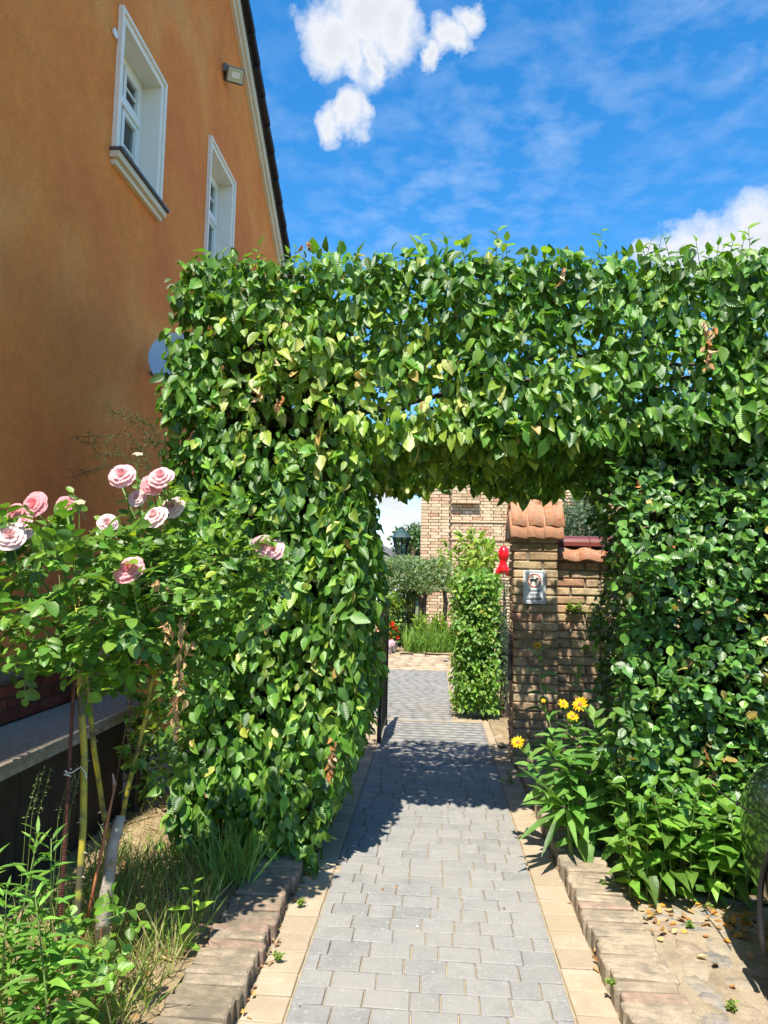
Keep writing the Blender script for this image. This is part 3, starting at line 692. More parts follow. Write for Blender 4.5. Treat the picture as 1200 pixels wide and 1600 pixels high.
me = MB().add([(x*.00125, -.0075, z*.00125+.003) for x, z in dog], [tuple(range(len(dog)))]).mesh('dog_print', M['print_black'])
bm = bmesh.new(); bm.from_mesh(me); bmesh.ops.triangulate(bm, faces=bm.faces); bm.to_mesh(me); bm.free()
link('dog_print', me, sg, RM)
def text(s, size, p, parent, mat, mw, off=.0013):
    cu = bpy.data.curves.new('lettering', 'FONT'); cu.body = s; cu.size = size; cu.align_x = 'CENTER'; cu.offset = off; cu.space_character = 1.12
    to = bpy.data.objects.new('lettering', cu); COL.objects.link(to)
    dg = bpy.context.evaluated_depsgraph_get(); me = bpy.data.meshes.new_from_object(to.evaluated_get(dg)); bpy.data.objects.remove(to)
    me.materials.clear(); me.materials.append(mat)
    return link('lettering', me, parent, mw @ Matrix.Translation(p) @ Matrix.Rotation(math.pi/2, 4, 'X'))
text('HUNDE', .026, (0, -.006, -.042), sg, M['print_black'], SM); text('BITTE', .026, (0, -.006, -.077), sg, M['print_black'], SM); text('ANLEINEN!', .026, (0, -.006, -.113), sg, M['print_black'], SM)
mb = MB()
for a, b, c, d in ((-.082, .082, .130, .132), (-.082, .082, -.132, -.130), (-.084, -.082, -.13, .13), (.082, .084, -.13, .13)): mb.box(a, b, -.006, -.0045, c, d)
mb.build('border_line', M['print_black'], sg, mw=SM)
for sx_ in (-1, 1):
    for sz_ in (-1, 1): MB().tube([(sx_*.074, -.003, sz_*.122), (sx_*.074, -.009, sz_*.122)], .004, 8).build('screw', M['gunmetal'], sg, mw=SM)

# iron gate leaves, open
def gate(x, y0, y1, label):
    t = thing('iron_gate', label, 'gate', (x, y0, 0))
    MB().box(x-.02, x+.02, y0, y0+.04, .06, 1.3).box(x-.02, x+.02, y1-.04, y1, .06, 1.3).box(x-.015, x+.015, y0+.04, y1-.04, 1.22, 1.26).box(x-.015, x+.015, y0+.04, y1-.04, .12, .16).build('frame', M['iron'], t)
    y = y0+.13
    while y < y1-.06: MB().box(x-.008, x+.008, y-.008, y+.008, .16, 1.22).build('bar', M['iron'], t); y += .1
gate(-.5, 6.75, 7.6, 'black iron gate leaf folded open against the left hedge')
gate(.8, 6.85, 7.5, 'black iron gate leaf folded open behind the brick pillar')
gl = thing('gate_latch', 'dark iron latch plate beside the brick pillar edge', 'latch', (.67, 6.5, .9))
MB().box(.655, .685, 6.42, 6.52, .72, 1.12).build('plate', M['iron'], gl, bevel=.004)
MB().tube([(.64, 6.44, .95), (.655, 6.44, .95)], .02, 10).build('knob', M['iron'], gl)
p = atZ(596, 1133, 0); st_ = MB().box(-.06, .06, -.05, .05, 0, .07).build('stone', M['pot'], bevel=.015, mw=Mx((p.x, p.y, 0), .3)); tag(st_, 'small brown stone block lying at the left foot of the arch', 'stone')

# ================================================================== BRICK BUILDING BEHIND
YB = 17.0
bd = thing('brick_building', 'pale brick building with recessed panels and a clay tile roof beyond the garden', 'building', (3, YB, 0))
XL = at(657, 850, YB).x; XJ = at(703.5, 850, YB).x
MB().box(XL+.02, 8.5, YB+.035, YB+6, 0, 4.55).build('wall', M['mortar'], bd)
pv_ = brick_variants('brick', .235, .11, .064, M['pale_brick'], 8, .003, .005)
cnt = 0; B = []
Zb0 = at(700, 829, YB).z; Zb1 = at(700, 818, YB).z
for c in range(60):
    z = .04+c*.075
    if z > 4.5: break
    x = XL+(c % 2)*.06-.06
    while x < 8.4:
        a, b = max(x, XL), min(x+.235, 8.45)
        if a < XJ-.02 and b > XJ-.02 and z > 1.4: b = XJ-.02 if b-(XJ-.02) < (XJ-.02)-a else b; a = a if b <= XJ-.01 else XJ+.015
        xm = (a+b)/2; y = YB-.005+(.0 if (xm < XJ or z < 1.6) else .03)
        band = xm > XJ and Zb0-.19 < z < Zb0+.21
        if b-a > .03:
            px1 = xm; vis = (z > 1.7 and z < 3.75 and xm < 1.9) or (.2 < z < 1.75 and xm < .55)
            if vis and cnt < 300:
                cnt += 1; link('brick', random.choice(pv_), bd, Mx((xm, y, z), 0, 0, 0, ((b-a)/.235, 1, 1)))
            else: B.append((xm, y, z, b-a, .11, .064))
        x += .247
link('brick_rows', boxes_mesh('brick_rows', B, M['pale_brick_far']), bd)['kind'] = 'stuff'
# diamond band with projecting string courses
for zz in (Zb0-.2, Zb0+.22): MB().box(XJ, 8.4, YB-.055, YB+.05, zz-.018, zz+.018).build('string_course', M['pale_brick'], bd)
x = XJ+.1
for k in range(30):
    for s in (-1, 1): link('brick', pv_[k % 8], bd, Mx((x+s*.075, YB+.018, Zb0+.01), 0, s*rad(48), 0, (.95, 1, .4)))
    x += .3
    if x > 2.6: break
xb1 = at(749, 780, YB).x; zb0 = at(700, 787, YB).z
bay = MB().box(XJ+.03, xb1-.01, YB-.13, YB+.05, zb0+.01, 4.2).build('projecting_bay', M['mortar'], bd)
for c in range(10):
    x = XJ+.02
    while x < xb1-.05: b = min(x+(.235 if (c+int(x*9)) % 3 else .12), xb1); link('brick', pv_[c % 8], bay, Mx(((x+b)/2, YB-.12, zb0+.035+c*.075), 0, 0, 0, ((b-x-.01)/.235, 1, 1))); x = b
Rb = []
for r_ in range(9):
    for k in range(44): Rb.append((XL-.1+.2*k, YB-.25+.27*r_, 4.6+.13*r_, .19, .34, .05))
ro = link('roof', MB().add([(XL-.3, YB-.4, 4.5), (8.8, YB-.4, 4.5), (8.8, YB+2.4, 5.8), (XL-.3, YB+2.4, 5.8), (XL-.3, YB+6.4, 4.5), (8.8, YB+6.4, 4.5)], [(0, 1, 2, 3), (3, 2, 5, 4)]).mesh('roof', M['clay_tile']), bd)
link('tile_rows', boxes_mesh('tile_rows', Rb, M['clay_tile_far']), ro)['kind'] = 'stuff'

# ================================================================== FAR THINGS
p = at(600, 885, 36)
wh = thing('white_house', 'distant white house with a grey roof seen past the lamp', 'house', (p.x-4, 40, 0))
xr = at(641, 870, 36).x; zr = at(600, 872, 36).z; ze = at(600, 880, 36).z
MB().box(xr-11, xr, 36, 44, 0, ze+.15).build('wall', M['facade'], wh)
MB().prism([(xr-11.3, ze+.1), (xr+.3, ze+.1), (xr-3.4, ze+1.9), (xr-7.6, ze+1.9)], 1, 35.7, 44.3).build('roof', M['grey_roof'], wh)
for k in range(4):
    w = MB().box(xr-1.9-2.4*k, xr-1.0-2.4*k, 35.96, 36.02, ze-1.4, ze-.3).build('window', M['frame_white'], wh)
    MB().box(xr-1.8-2.4*k, xr-1.1-2.4*k, 35.94, 35.958, ze-1.3, ze-.4).build('pane', M['glass'], w)

def crown_tree(name, label, base, h, cz, R, leafL, n, cols, wts, mat, trunk_r=.12, group=None, cat='tree', ratio=.55, shape='ovate', droop=.3, flat=.8, clumps=14, limbs=7, spread=.42):
    t = thing(name, label, cat, base, group); base = Vector(base)
    mb = MB(); mb.tube([base, base+Vector((.1*R, 0, h*.3)), base+Vector((0, .05, cz))], [trunk_r, trunk_r*.8, trunk_r*.5], 7); mb.build('trunk', M['bark'], t, smooth=True)
    cs = []
    for k in range(clumps):
        while True:
            v = np.array([random.uniform(-1, 1) for _ in range(3)])
            if .15 < np.linalg.norm(v) < 1: break
        cs.append(np.array([base.x, base.y, cz])+v*np.array([R, R, R*flat])*.8)
    mb = MB()
    for k in range(min(limbs, clumps)): mb.tube([base+Vector((0, 0, h*.3)), (Vector(cs[k])+base+Vector((0, 0, cz)))/2+Vector((0, 0, .05)), Vector(cs[k])], [trunk_r*.5, trunk_r*.3, trunk_r*.12], 5)
    mb.build('branches', M['twig'], t)['kind'] = 'stuff'
    ci = rng.integers(0, clumps, n); u = rng.normal(0, 1, (n, 3)); u /= np.linalg.norm(u, axis=1, keepdims=True)
    P = np.array(cs)[ci]+u*(rng.random((n, 1))**.4)*R*spread*np.array([1, 1, flat])
    T = u+rng.normal(0, .6, (n, 3)); T[:, 2] -= droop; Nn = u+rng.normal(0, .5, (n, 3)); Nn[:, 2] += .6
    scatter(t, P, T, Nn, leafL*rng.uniform(.7, 1.3, n), ratio, shape, mat, cols, wts, 0, 'crown')
    return t
G_DARK = [(.035, .08, .015), (.055, .12, .02), (.09, .17, .03)]; G_W = [1, 1.5, 1]
G_SILV = [(.17, .25, .12), (.26, .35, .17), (.12, .2, .07)]
G_YEL = [(.22, .34, .04), (.32, .44, .07), (.14, .25, .03)]
p = at(645, 860, 30); crown_tree('tree', 'distant round green tree behind the white house and lantern', (p.x+.6, 46, 0), 4, 3.0, 2.6, .22, 5000, G_DARK, G_W, M['beech'], .25)
p = at(606, 860, 34); crown_tree('tree', 'low distant dark green tree beside the white house gable', (p.x-2.6, 50, 0), 3.6, 2.2, 2.2, .22, 4000, G_DARK, G_W, M['beech'], .2)
p = at(648, 815, 19); crown_tree('tree', 'dark leafy tree just showing at the left corner of the brick building', (p.x-.2, 24, 0), 3.4, 2.5, .9, .14, 1500, G_DARK, G_W, M['beech'], .1)

# lantern on a post
p = at(627, 845, 20); lx, ly = p.x, 20.0
zt = at(627, 822, 20).z; zb = at(627, 868, 20).z
lp = thing('street_lamp', 'dark green old style lantern on a post above the silvery shrub', 'street lamp', (lx, ly, 0)); H = zt-zb
MB().lathe([(.06, 0), (.07, .1), (.035, .25), (.028, zb-.1), (.05, zb-.05), (.03, zb)], (lx, ly, 0), 10).build('post', M['lamp_green'], lp, smooth=True)
MB().lathe([(.29, H*.62), (.3, H*.60), (.2, H*.74), (.08, H*.86), (.06, H*.9), (.07, H*.93), (.001, H)], (lx, ly, zb), 12).build('hood', M['lamp_green'], lp)
for k in range(8):
    a = 2*math.pi*k/8; MB().tube([(lx+.13*math.cos(a), ly+.13*math.sin(a), zb+.02), (lx+.24*math.cos(a), ly+.24*math.sin(a), zb+H*.61)], .014, 5).build('glazing_bar', M['lamp_green'], lp)
m, nt, b, _ = newmat('lantern_glass'); b.inputs['Base Color'].default_value = (.8, .85, .88, 1); b.inputs['Roughness'].default_value = .05; b.inputs['Transmission Weight'].default_value = .85; M['lglass'] = m
MB().lathe([(.12, .02), (.225, H*.6)], (lx, ly, zb), 8).build('glass', M['clear'], lp)
MB().lathe([(.001, 0), (.14, 0), (.14, .03), (.001, .03)], (lx, ly, zb-.01), 10).build('lamp_base', M['lamp_green'], lp)

# silvery shrub arch, bushes, perennials at the end of the path
def blob_bush(name, label, c, R, n, L, cols, wts, mat, cat='shrub', ratio=.5, shape='ovate', up=.3, stem=True, clumps=22, spread=.38, inner=True, tipup=0.0, singles=0):
    t = thing(name, label, cat, (c[0], c[1], 0))
    if stem:
        mb = MB()
        for k in range(5): a = random.uniform(0, 6.28); mb.tube([(c[0]+.06*math.cos(a), c[1]+.06*math.sin(a), 0), (c[0]+R[0]*.25*math.cos(a), c[1]+R[1]*.25*math.sin(a), c[2]*.6), (c[0]+R[0]*.5*math.cos(a), c[1]+R[1]*.5*math.sin(a), c[2]+R[2]*.3)], [.02, .015, .006], 5)
        mb.build('stems', M['twig'], t)['kind'] = 'stuff'
    cs = []
    for k in range(clumps):
        while True:
            v = np.array([random.uniform(-1, 1) for _ in range(3)])
            if np.linalg.norm(v) < 1: break
        cs.append(np.array(c)+v*np.array(R)*.72)
    ci = rng.integers(0, clumps, n); u = rng.normal(0, 1, (n, 3)); u /= np.linalg.norm(u, axis=1, keepdims=True)
    P = np.array(cs)[ci]+u*(rng.random((n, 1))**.35)*np.array(R)*spread; P[:, 2] = np.maximum(P[:, 2], .04)
    T = u+rng.normal(0, .5, (n, 3)); T[:, 2] += tipup; Nn = u+rng.normal(0, .4, (n, 3)); Nn[:, 2] += up
    scatter(t, P, T, Nn, L*rng.uniform(.7, 1.3, n), ratio, shape, mat, cols, wts, singles, 'foliage', score=-P[:, 1]+rng.random(n)*.2)
    return t
def cpt(x, y, Y): q = at(x, y, Y); return (q.x, q.y, q.z)
t = thing('shrub_arch', 'clipped silvery green shrub trained as a flat canopy on two gnarled stems', 'shrub', (at(655, 1000, 15.5).x, 15.5, 0))
q0 = at(655, 1010, 15.5)
for x1, x2, x3 in ((652, 656, 640), (697, 694, 690), (668, 661, 668)):
    MB().tube([(at(x1, 1000, 15.5).x, 15.5, 0), (at(x2, 970, 15.5).x, 15.55, .6), (at(x2, 940, 15.5).x+.03, 15.5, 1.05), (at(x3, 900, 15.5).x, 15.5, 1.6)], [.07, .055, .05, .03], 7).build('stem', M['bark'], t, smooth=True)
n = 5200; P = np.zeros((n, 3)); xa, xb = at(600, 900, 15.5).x-.5, at(706, 900, 15.5).x
P[:, 0] = rng.uniform(xa, xb, n); P[:, 1] = 15.5+rng.uniform(-.55, .55, n); zt_, zl = at(650, 870, 15.5).z, at(650, 922, 15.5).z
P[:, 2] = rng.uniform(zl, zt_, n)+.09*fbm(P*np.array([1, 0, 0]), 2.5)-.25*np.abs((P[:, 0]-(xa+xb)/2)/(xb-xa))**2
T = rng.normal(0, 1, (n, 3)); Nn = rng.normal(0, .5, (n, 3))+np.array([0, -.6, .7])
scatter(t, P, T, Nn, .09*rng.uniform(.6, 1.3, n), .38, 'ovate', M['herb'], G_SILV, [1, 1.2, .8], 0, 'canopy')
blob_bush('shrub', 'bright yellow-green bush glowing under the silvery canopy', cpt(612, 945, 18.4), (.5, .4, .42), 1500, .09, G_YEL, G_W, M['herb'])
blob_bush('shrub', 'dark green bush behind the potted geraniums', cpt(628, 985, 16.2), (.55, .35, .5), 2200, .09, G_DARK, G_W, M['beech'])
blob_bush('shrub', 'leafy bush with white blooms under the right end of the silvery canopy', cpt(640, 930, 16.4), (.3, .3, .4), 700, .08, G_DARK, G_W, M['herb'])
def blades(name, label, area, n, L, col, mat=None, lean=.5, cat='grass', w=.012, kind='stuff', z=.0, parent=None):
    x0, x1, y0, y1 = area; P = np.zeros((n, 3)); P[:, 0] = rng.uniform(x0, x1, n); P[:, 1] = rng.uniform(y0, y1, n); P[:, 2] = z
    T = rng.normal(0, lean, (n, 3)); T[:, 2] = 1; Nn = rng.normal(0, 1, (n, 3)); Nn[:, 2] = -.2
    Ls = L*rng.uniform(.5, 1.2, n)
    V = leaf_arrays('lance', P, T, Nn, Ls, np.full(n, w)*rng.uniform(.6, 1.3, n), rng.uniform(.1, .5, n), rng.uniform(.0, .5, n))
    o = link(name, leaf_mesh(name, 'lance', V, pick(col, [1]*len(col), n), mat or M['grass']), parent)
    return tag(o, label, cat if kind != 'part' else None, kind='stuff')
G_GR = [(.12, .26, .04), (.19, .36, .06), (.26, .4, .09)]
xa, xb = at(632, 1015, 15).x, at(712, 1015, 15).x
blades('grass', 'clump of tall grassy perennials at the far end of the path', (xa, xb+.3, 14.75, 15.1), 700, .55, G_GR, lean=.22, w=.022)
for (x, y, r, lab) in ((655, 985, .22, 'feathery green perennial in front of the shadowed brick wall'), (690, 985, .2, 'tall leafy perennial beside the shrub stem and brick wall'), (672, 1008, .18, 'short round perennial at the end of the path')):
    blob_bush('perennial', lab, cpt(x, y, 15.1), (r, r, .4), 420, .1, G_YEL, G_W, M['herb'], 'plant', .3, 'lance', .3, True, 8, .5, True, .8)

# potted geraniums and clay post
p = at(611, 1020, 14.75)
gp = thing('potted_geranium', 'grey pot of red and orange geraniums at the far end of the path', 'potted plant', (p.x, p.y, 0))
MB().lathe([(.001, 0), (.1, 0), (.14, .22), (.155, .22), (.155, .26), (.13, .26), (.12, .2), (.001, .2)], (p.x, p.y, -.01), 14).build('pot', M['pot'], gp, smooth=False)
n = 160; P = np.array([p.x+.02, p.y, .48])+rng.normal(0, 1, (n, 3))*np.array([.09, .09, .14]); T = rng.normal(0, 1, (n, 3)); Nn = rng.normal(0, .5, (n, 3))+np.array([0, -.4, .8])
scatter(gp, P, T, Nn, .07*rng.uniform(.7, 1.2, n), .9, 'round', M['herb'], G_DARK+G_YEL, [1]*6, 0)
def flowerhead(c, r, cols, parent, name='flower', layers=3, n0=8, nrm=(0, -.8, .6), cup=.8, shape='petal', wr=.75):
    c = Vector(c); nz = Vector(nrm).normalized(); a = nz.orthogonal().normalized(); b = nz.cross(a); P = []; T = []; Nn = []; L = []
    for l in range(layers):
        k = n0-l; el = rad(10+cup*28*l)
        for i in range(k):
            an = 2*math.pi*(i+.5*l)/k+random.uniform(-.15, .15); d = a*math.cos(an)+b*math.sin(an)
            t = d*math.cos(el)+nz*math.sin(el); P.append(c+d*r*.1); T.append(t); Nn.append(nz*math.cos(el)-d*math.sin(el)); L.append(r*(1-.16*l))
    n = len(P); L = np.array(L)
    V = leaf_arrays(shape, np.array([list(v) for v in P]), np.array([list(v) for v in T]), np.array([list(v) for v in Nn]), L, L*wr, rng.uniform(.1, .4, n), rng.uniform(-.15, .25, n))
    return link(name, leaf_mesh(name, shape, V, pick(cols, [1]*len(cols), n, .1), M['petal']), parent)
RED = [(.75, .02, .015), (.85, .05, .02)]; ORG = [(.9, .2, .03)]
for x, y, r, c in ((613, 975, .06, RED), (617, 980, .05, RED), (620, 986, .03, RED), (622, 996, .04, RED), (609, 990, .03, ORG), (611, 997, .035, ORG), (606, 975, .03, [(.8, .4, .5)])):
    q = at(x, y, 14.68); flowerhead(q, r, c, gp, layers=3)
q = at(607, 1010, 14.6); g2 = thing('petunia_pot', 'small clay pot of pale pink petunias beside the geranium pot', 'potted plant', (q.x, 14.55, 0))
MB().lathe([(.001, 0), (.07, 0), (.1, .15), (.11, .15), (.11, .18), (.08, .18), (.001, .14)], (q.x, 14.55, -.01), 12).build('pot', M['pot'], g2)
for k in range(5): flowerhead((q.x+random.uniform(-.08, .08), 14.5, .2+random.uniform(0, .07)), .055, [(.8, .55, .62)], g2, layers=2)
q = at(599, 990, 14.9); cp_ = thing('clay_post', 'pinkish terracotta post beside the potted geraniums', 'post', (q.x-.05, 14.9, 0))
MB().box(q.x-.14, q.x+.04, 14.85, 15.0, 0, at(600, 978, 14.9).z-.05).build('shaft', M['terracotta_post'], cp_, bevel=.01)
MB().box(q.x-.16, q.x+.06, 14.83, 15.02, at(600, 978, 14.9).z-.05, at(600, 972, 14.9).z).build('cap', M['terracotta_post'], cp_, bevel=.01)

# young light green tree, red balloon, blue conifers
q = at(735, 870, 12)
crown_tree('young_tree', 'young tree with sparse light green leaves in front of the brick building', (at(735, 880, 12).x, 12.6, 0), 2.2, at(735, 868, 12).z, .56, .13, 620, G_YEL, [1, 1.6, .7], M['herb'], .03, None, 'tree', .45, 'ovate', .5, .8, 12, 12, .5)
bl = thing('balloon', 'glossy red balloon figure poking out between hedge and brick pillar', 'balloon', cpt(787, 880, 9.6))
c0 = at(787, 868, 9.6); c1 = at(786, 884, 9.6); c2 = at(778, 896, 9.6); c3 = at(795, 897, 9.6)
MB().tube([c0+Vector((0, 0, .13)), c0+Vector((0, 0, .122)), c0+Vector((0, 0, .1)), c0+Vector((0, 0, .05)), c0, c0-Vector((0, 0, .05)), c1+Vector((0, 0, .06)), c1, c1-Vector((0, 0, .05)), c1-Vector((0, 0, .1))], [.004, .03, .055, .075, .078, .06, .048, .06, .075, .07], 14).build('body', M['red'], bl, smooth=True)
for a in (c2, c3): MB().tube([c1, (c1+a)/2+Vector((0, 0, .0)), a, a+(a-c1)*.3], [.04, .05, .045, .01], 10).build('limb', M['red'], bl, smooth=True)
MB().tube([c1-Vector((0, 0, .1)), (c1.x+.02, c1.y, .02)], .004, 4).build('string', M['white'], bl)

def conifer(label, c, R, n, L=.05, name='conifer'):
    t = thing(name, label, 'conifer', (c[0], c[1], 0))
    MB().tube([(c[0], c[1], 0), (c[0]+.02, c[1], c[2]), (c[0], c[1], c[2]+R[2]*.9)], [.05, .035, .008], 6).build('trunk', M['bark'], t)
    k = 46; cs = []
    for i in range(k):
        while True:
            v = np.array([random.uniform(-1, 1) for _ in range(3)])
            if np.linalg.norm(v) < 1: break
        cs.append(np.array(c)+v*np.array(R)*.85)
    ci = rng.integers(0, k, n); u = rng.normal(0, 1, (n, 3)); u /= np.linalg.norm(u, axis=1, keepdims=True)
    P = np.array(cs)[ci]+u*(rng.random((n, 1))**.5)*np.array(R)*.26
    scatter(t, P, u+rng.normal(0, .3, (n, 3)), rng.normal(0, 1, (n, 3)), L*rng.uniform(.6, 1.3, n), .22, 'lance', M['herb'], [(.14, .22, .17), (.22, .31, .25), (.07, .12, .08)], [1, 1, .8], 0, 'foliage')
q = at(915, 815, 9.2); conifer('blue-green spruce showing above the garden wall ridge', (q.x, 9.2, q.z-.25), (.55, .5, .75), 11000, .06)
q = at(787, 1000, 8.5); conifer('narrow silvery juniper between the small hedge and brick pillar', (q.x, 8.5, .85), (.1, .18, .8), 4200, .04)

# ================================================================== HEDGES
HB = [(.052, .14, .018), (.088, .215, .026), (.14, .305, .038), (.22, .4, .05), (.4, .46, .08), (.5, .38, .1)]
def surf(n, kind, x0, x1, y, z0, z1, jit=.07):
    """points on a face of a hedge body with outward normal"""
    a = rng.random(n); b = rng.random(n); P = np.zeros((n, 3)); Nn = np.zeros((n, 3))
    if kind in ('front', 'back'):
        P[:, 0] = x0+(x1-x0)*a; P[:, 2] = z0+(z1-z0)*b; P[:, 1] = y; Nn[:, 1] = -1 if kind == 'front' else 1
    elif kind in ('left', 'right'):
        P[:, 1] = x0+(x1-x0)*a; P[:, 2] = z0+(z1-z0)*b; P[:, 0] = y; Nn[:, 0] = -1 if kind == 'left' else 1
    else:
        P[:, 0] = x0+(x1-x0)*a; P[:, 1] = z0+(z1-z0)*b; P[:, 2] = y; Nn[:, 2] = 1 if kind == 'top' else -1
    depth = rng.random(n)**1.6
    P -= Nn*(depth[:, None]*.22-jit*.3); return P, Nn, depth
def hedge_leaves(P, Nn, droop=1.0, up=.45, sp=.45):
    n = len(P); T = rng.normal(0, sp, (n, 3)); T[:, 2] -= droop; T += Nn*.35
    side = np.abs(Nn[:, 2]) < .5
    N2 = Nn+rng.normal(0, sp*.9, (n, 3)); N2[side, 2] += up
    top = Nn[:, 2] > .5; T[top] = rng.normal(0, .7, (top.sum(), 3))+np.array([0, -.2, .35]); N2[top] = rng.normal(0, .5, (top.sum(), 3))+np.array([0, -.4, 1])
    return T, N2
Y0, Y1, ZT, ZL = 4.0, 5.33, 3.5, 2.42
XA, XO, XR, XE = -1.60, -.42, .98, 3.7
hedge = thing('hedge_arch', 'tall clipped hornbeam hedge forming an archway over the paved path', 'hedge', (-1, 4.7, 0))
parts = []
parts.append(surf(7200, 'front', XA, XO, Y0, .02, ZT)); parts.append(surf(9200, 'front', XO, XE, Y0, ZL+.02, ZT))
parts.append(surf(1500, 'back', XA, XO, Y1, 0, ZT)); parts.append(surf(3200, 'back', XO, XE, Y1, ZL-.09, ZT))
parts.append(surf(3000, 'left', Y0, Y1, XA, 0, ZT)); parts.append(surf(3000, 'right', Y0, Y1, XO, 0, ZL+.1))
parts.append(surf(2700, 'under', XO, XR+.2, ZL-.06, Y0, Y1)); parts.append(surf(3600, 'top', XA, XE, ZT, Y0, Y1))
uu_ = parts[6][0]; uu_[:, 2] += .08-.11*(uu_[:, 1]-Y0)
P = np.concatenate([a[0] for a in parts]); Nn = np.concatenate([a[1] for a in parts]); D = np.concatenate([a[2] for a in parts])
# interior leaves
ni = 2200; Pi = np.stack([rng.uniform(XA+.1, XO-.1, ni), rng.uniform(Y0+.2, Y1-.2, ni), rng.uniform(0, ZT-.1, ni)], 1)
P = np.concatenate([P, Pi]); Nn = np.concatenate([Nn, rng.normal(0, 1, (ni, 3))]); D = np.concatenate([D, np.ones(ni)])
und = fbm(P, 2.2); und2 = fbm(P, 6.0, 9.0)
P += Nn*(und*.10+und2*.05)[:, None]
# outline: narrow foot, rounded top corner
x, y_, z = P.T
leftb = XA+np.where(z < 1.9, (1.9-z)*.105, 0)+.05*und2
rb = XO-np.where(z < .9, (.9-z)*.33, 0)
keep = ~((z < ZL-.2) & (x > rb+.06+.05*und)) & (x > leftb-.03)
keep &= ~((z > ZT-.12) & (x < XA+.03+(z-(ZT-.12))*.6))
# thin patches in the lintel and the upper post where sky shows
low = fbm(P*np.array([1, .25, 1]), 3.1, 4.0)
thin_zone = (z > 2.45) & (z < 3.1) & (x > -1.2) & (x < 2.6)
keep &= ~(thin_zone & (low > .30) & (rng.random(len(P)) < .8))
keep &= ~(thin_zone & (rng.random(len(P)) < .05))
bare = np.exp(-((x+1.02)/.22)**2-((z-2.55)/.28)**2)+np.exp(-((x+.35)/.2)**2-((z-2.62)/.22)**2); keep &= rng.random(len(P)) > bare*.62
hole = fbm(P, 5.0, 22.0); keep &= ~((hole > .38) & (rng.random(len(P)) < .7))
P, Nn, D, und = P[keep], Nn[keep], D[keep], und[keep]
T, N2 = hedge_leaves(P, Nn, 1.0, .85, .6)
L = .082*np.clip(rng.normal(.95, .23, len(P)), .4, 1.4)
under = Nn[:, 2] < -.5; T[under] = rng.normal(0, .35, (under.sum(), 3))+np.array([0, 0, -1.]); N2[under] = rng.normal(0, 1, (under.sum(), 3)); L[under] *= 1.25
# leaves in patches of tone: yellowed band across the shoulder of the arch
def tone(P):
    n = len(P); base = pick(HB, [1.4, 2.4, 2.0, .6, .06, .02], n, .16)
    x, y, z = P.T
    g = np.exp(-((z-(2.7-.25*(x+.6)))/.5)**2)*np.clip((1.1-x)/1.6, 0, 1)
    g2 = np.exp(-((x+.75)/.4)**2)*np.clip((3.0-z)/2.2, 0, 1)*np.clip(z-.3, 0, 1)*.55
    g *= np.clip((x+1.45)/.45, 0, 1)
    prob = np.clip(np.maximum(g, g2)*1.1, 0, 1)*.75
    yel = rng.random(n) < prob
    base[yel] = pick([(.22, .36, .045), (.36, .48, .07), (.54, .57, .17), (.5, .38, .12)], [2.8, 1.3, .3, .1], yel.sum(), .14)
    return base
def scatter2(parent, P, T, Nn, L, ratio, shape, mat, colf, singles, wav=.02, fold=(.15, .6), curl=(.0, .35), score=None):
    n = len(P); C = colf(P); order = np.argsort(-(score if score is not None else rng.random(n)))
    a, b = order[:singles], order[singles:]
    for i in a:
        V = leaf_arrays(shape, np.zeros((1, 3)), T[i:i+1], Nn[i:i+1], L[i:i+1]*1.1, L[i:i+1]*1.1*ratio, rng.uniform(*fold, 1), rng.uniform(*curl, 1), wav)
        link('leaf', leaf_mesh('leaf', shape, V, C[i:i+1], mat), parent, Matrix.Translation(P[i]))
    m = len(b)
    V = leaf_arrays(shape, P[b], T[b], Nn[b], L[b], L[b]*ratio*rng.uniform(.85, 1.15, m), rng.uniform(*fold, m), rng.uniform(*curl, m), wav)
    link('foliage', leaf_mesh('foliage', shape, V, C[b], mat), parent)['kind'] = 'stuff'
scatter2(hedge, P, T, N2, L, .60, 'ovate', M['hornbeam'], tone, 300, .03, score=L*8-P[:, 1]*4-np.abs(P[:, 0])*.1+(Nn[:, 1] < -.5)*1.0+rng.random(len(P))*.8)
# trunks and inner branches
for k, (x, y) in enumerate(((-1.25, 4.45), (-.98, 4.9), (-.72, 4.5), (-1.1, 4.75))):
    MB().tube([(x, y, 0), (x+.04, y, .8), (x-.05, y+.05, 1.7), (x+random.uniform(-.1, .2), y, 2.9), (x+.1, y, 3.25)], [.045, .04, .033, .02, .01], 7).build('trunk', M['bark'], hedge, smooth=True)
for k in range(5):
    z = 2.55+.16*k; yy = 4.4+.17*k
    MB().tube([(-.9, yy, z-.35)]+[(-.6+.35*i, yy+random.gauss(0, .06), z+random.gauss(0, .05)-(.12 if i < 2 else 0)) for i in range(12)], [.024]+[.02-.0013*i for i in range(12)], 6).build('branch', M['bark'], hedge, smooth=True)
mb = MB()
for k in range(900):
    if k % 3: p = Vector((random.uniform(XO-.1, XE-.2), random.uniform(Y0+.12, Y1-.1), random.uniform(ZL+.02, ZT-.1)))
    else: p = Vector((random.uniform(XA+.18, XO-.08), random.uniform(Y0+.12, Y1-.1), random.uniform(.3, ZT-.1)))
    if p.z < .8 and p.x > -.62: continue
    d = Vector((random.gauss(0, 1), random.gauss(-.2, .8), random.gauss(.1, .7))).normalized()*random.uniform(.1, .26)
    q = p+d; q.x = min(max(q.x, XA+.2), XE); q.z = min(q.z, ZT)
    if q.z < ZL: q.x = min(q.x, XO-.08)
    mb.tube([p, (p+q)/2+Vector((random.uniform(-.02, .02), 0, random.uniform(-.02, .02))), q], [.004, .003, .0015], 3, False)
mb.build('twigs', M['twig'], hedge)['kind'] = 'stuff'
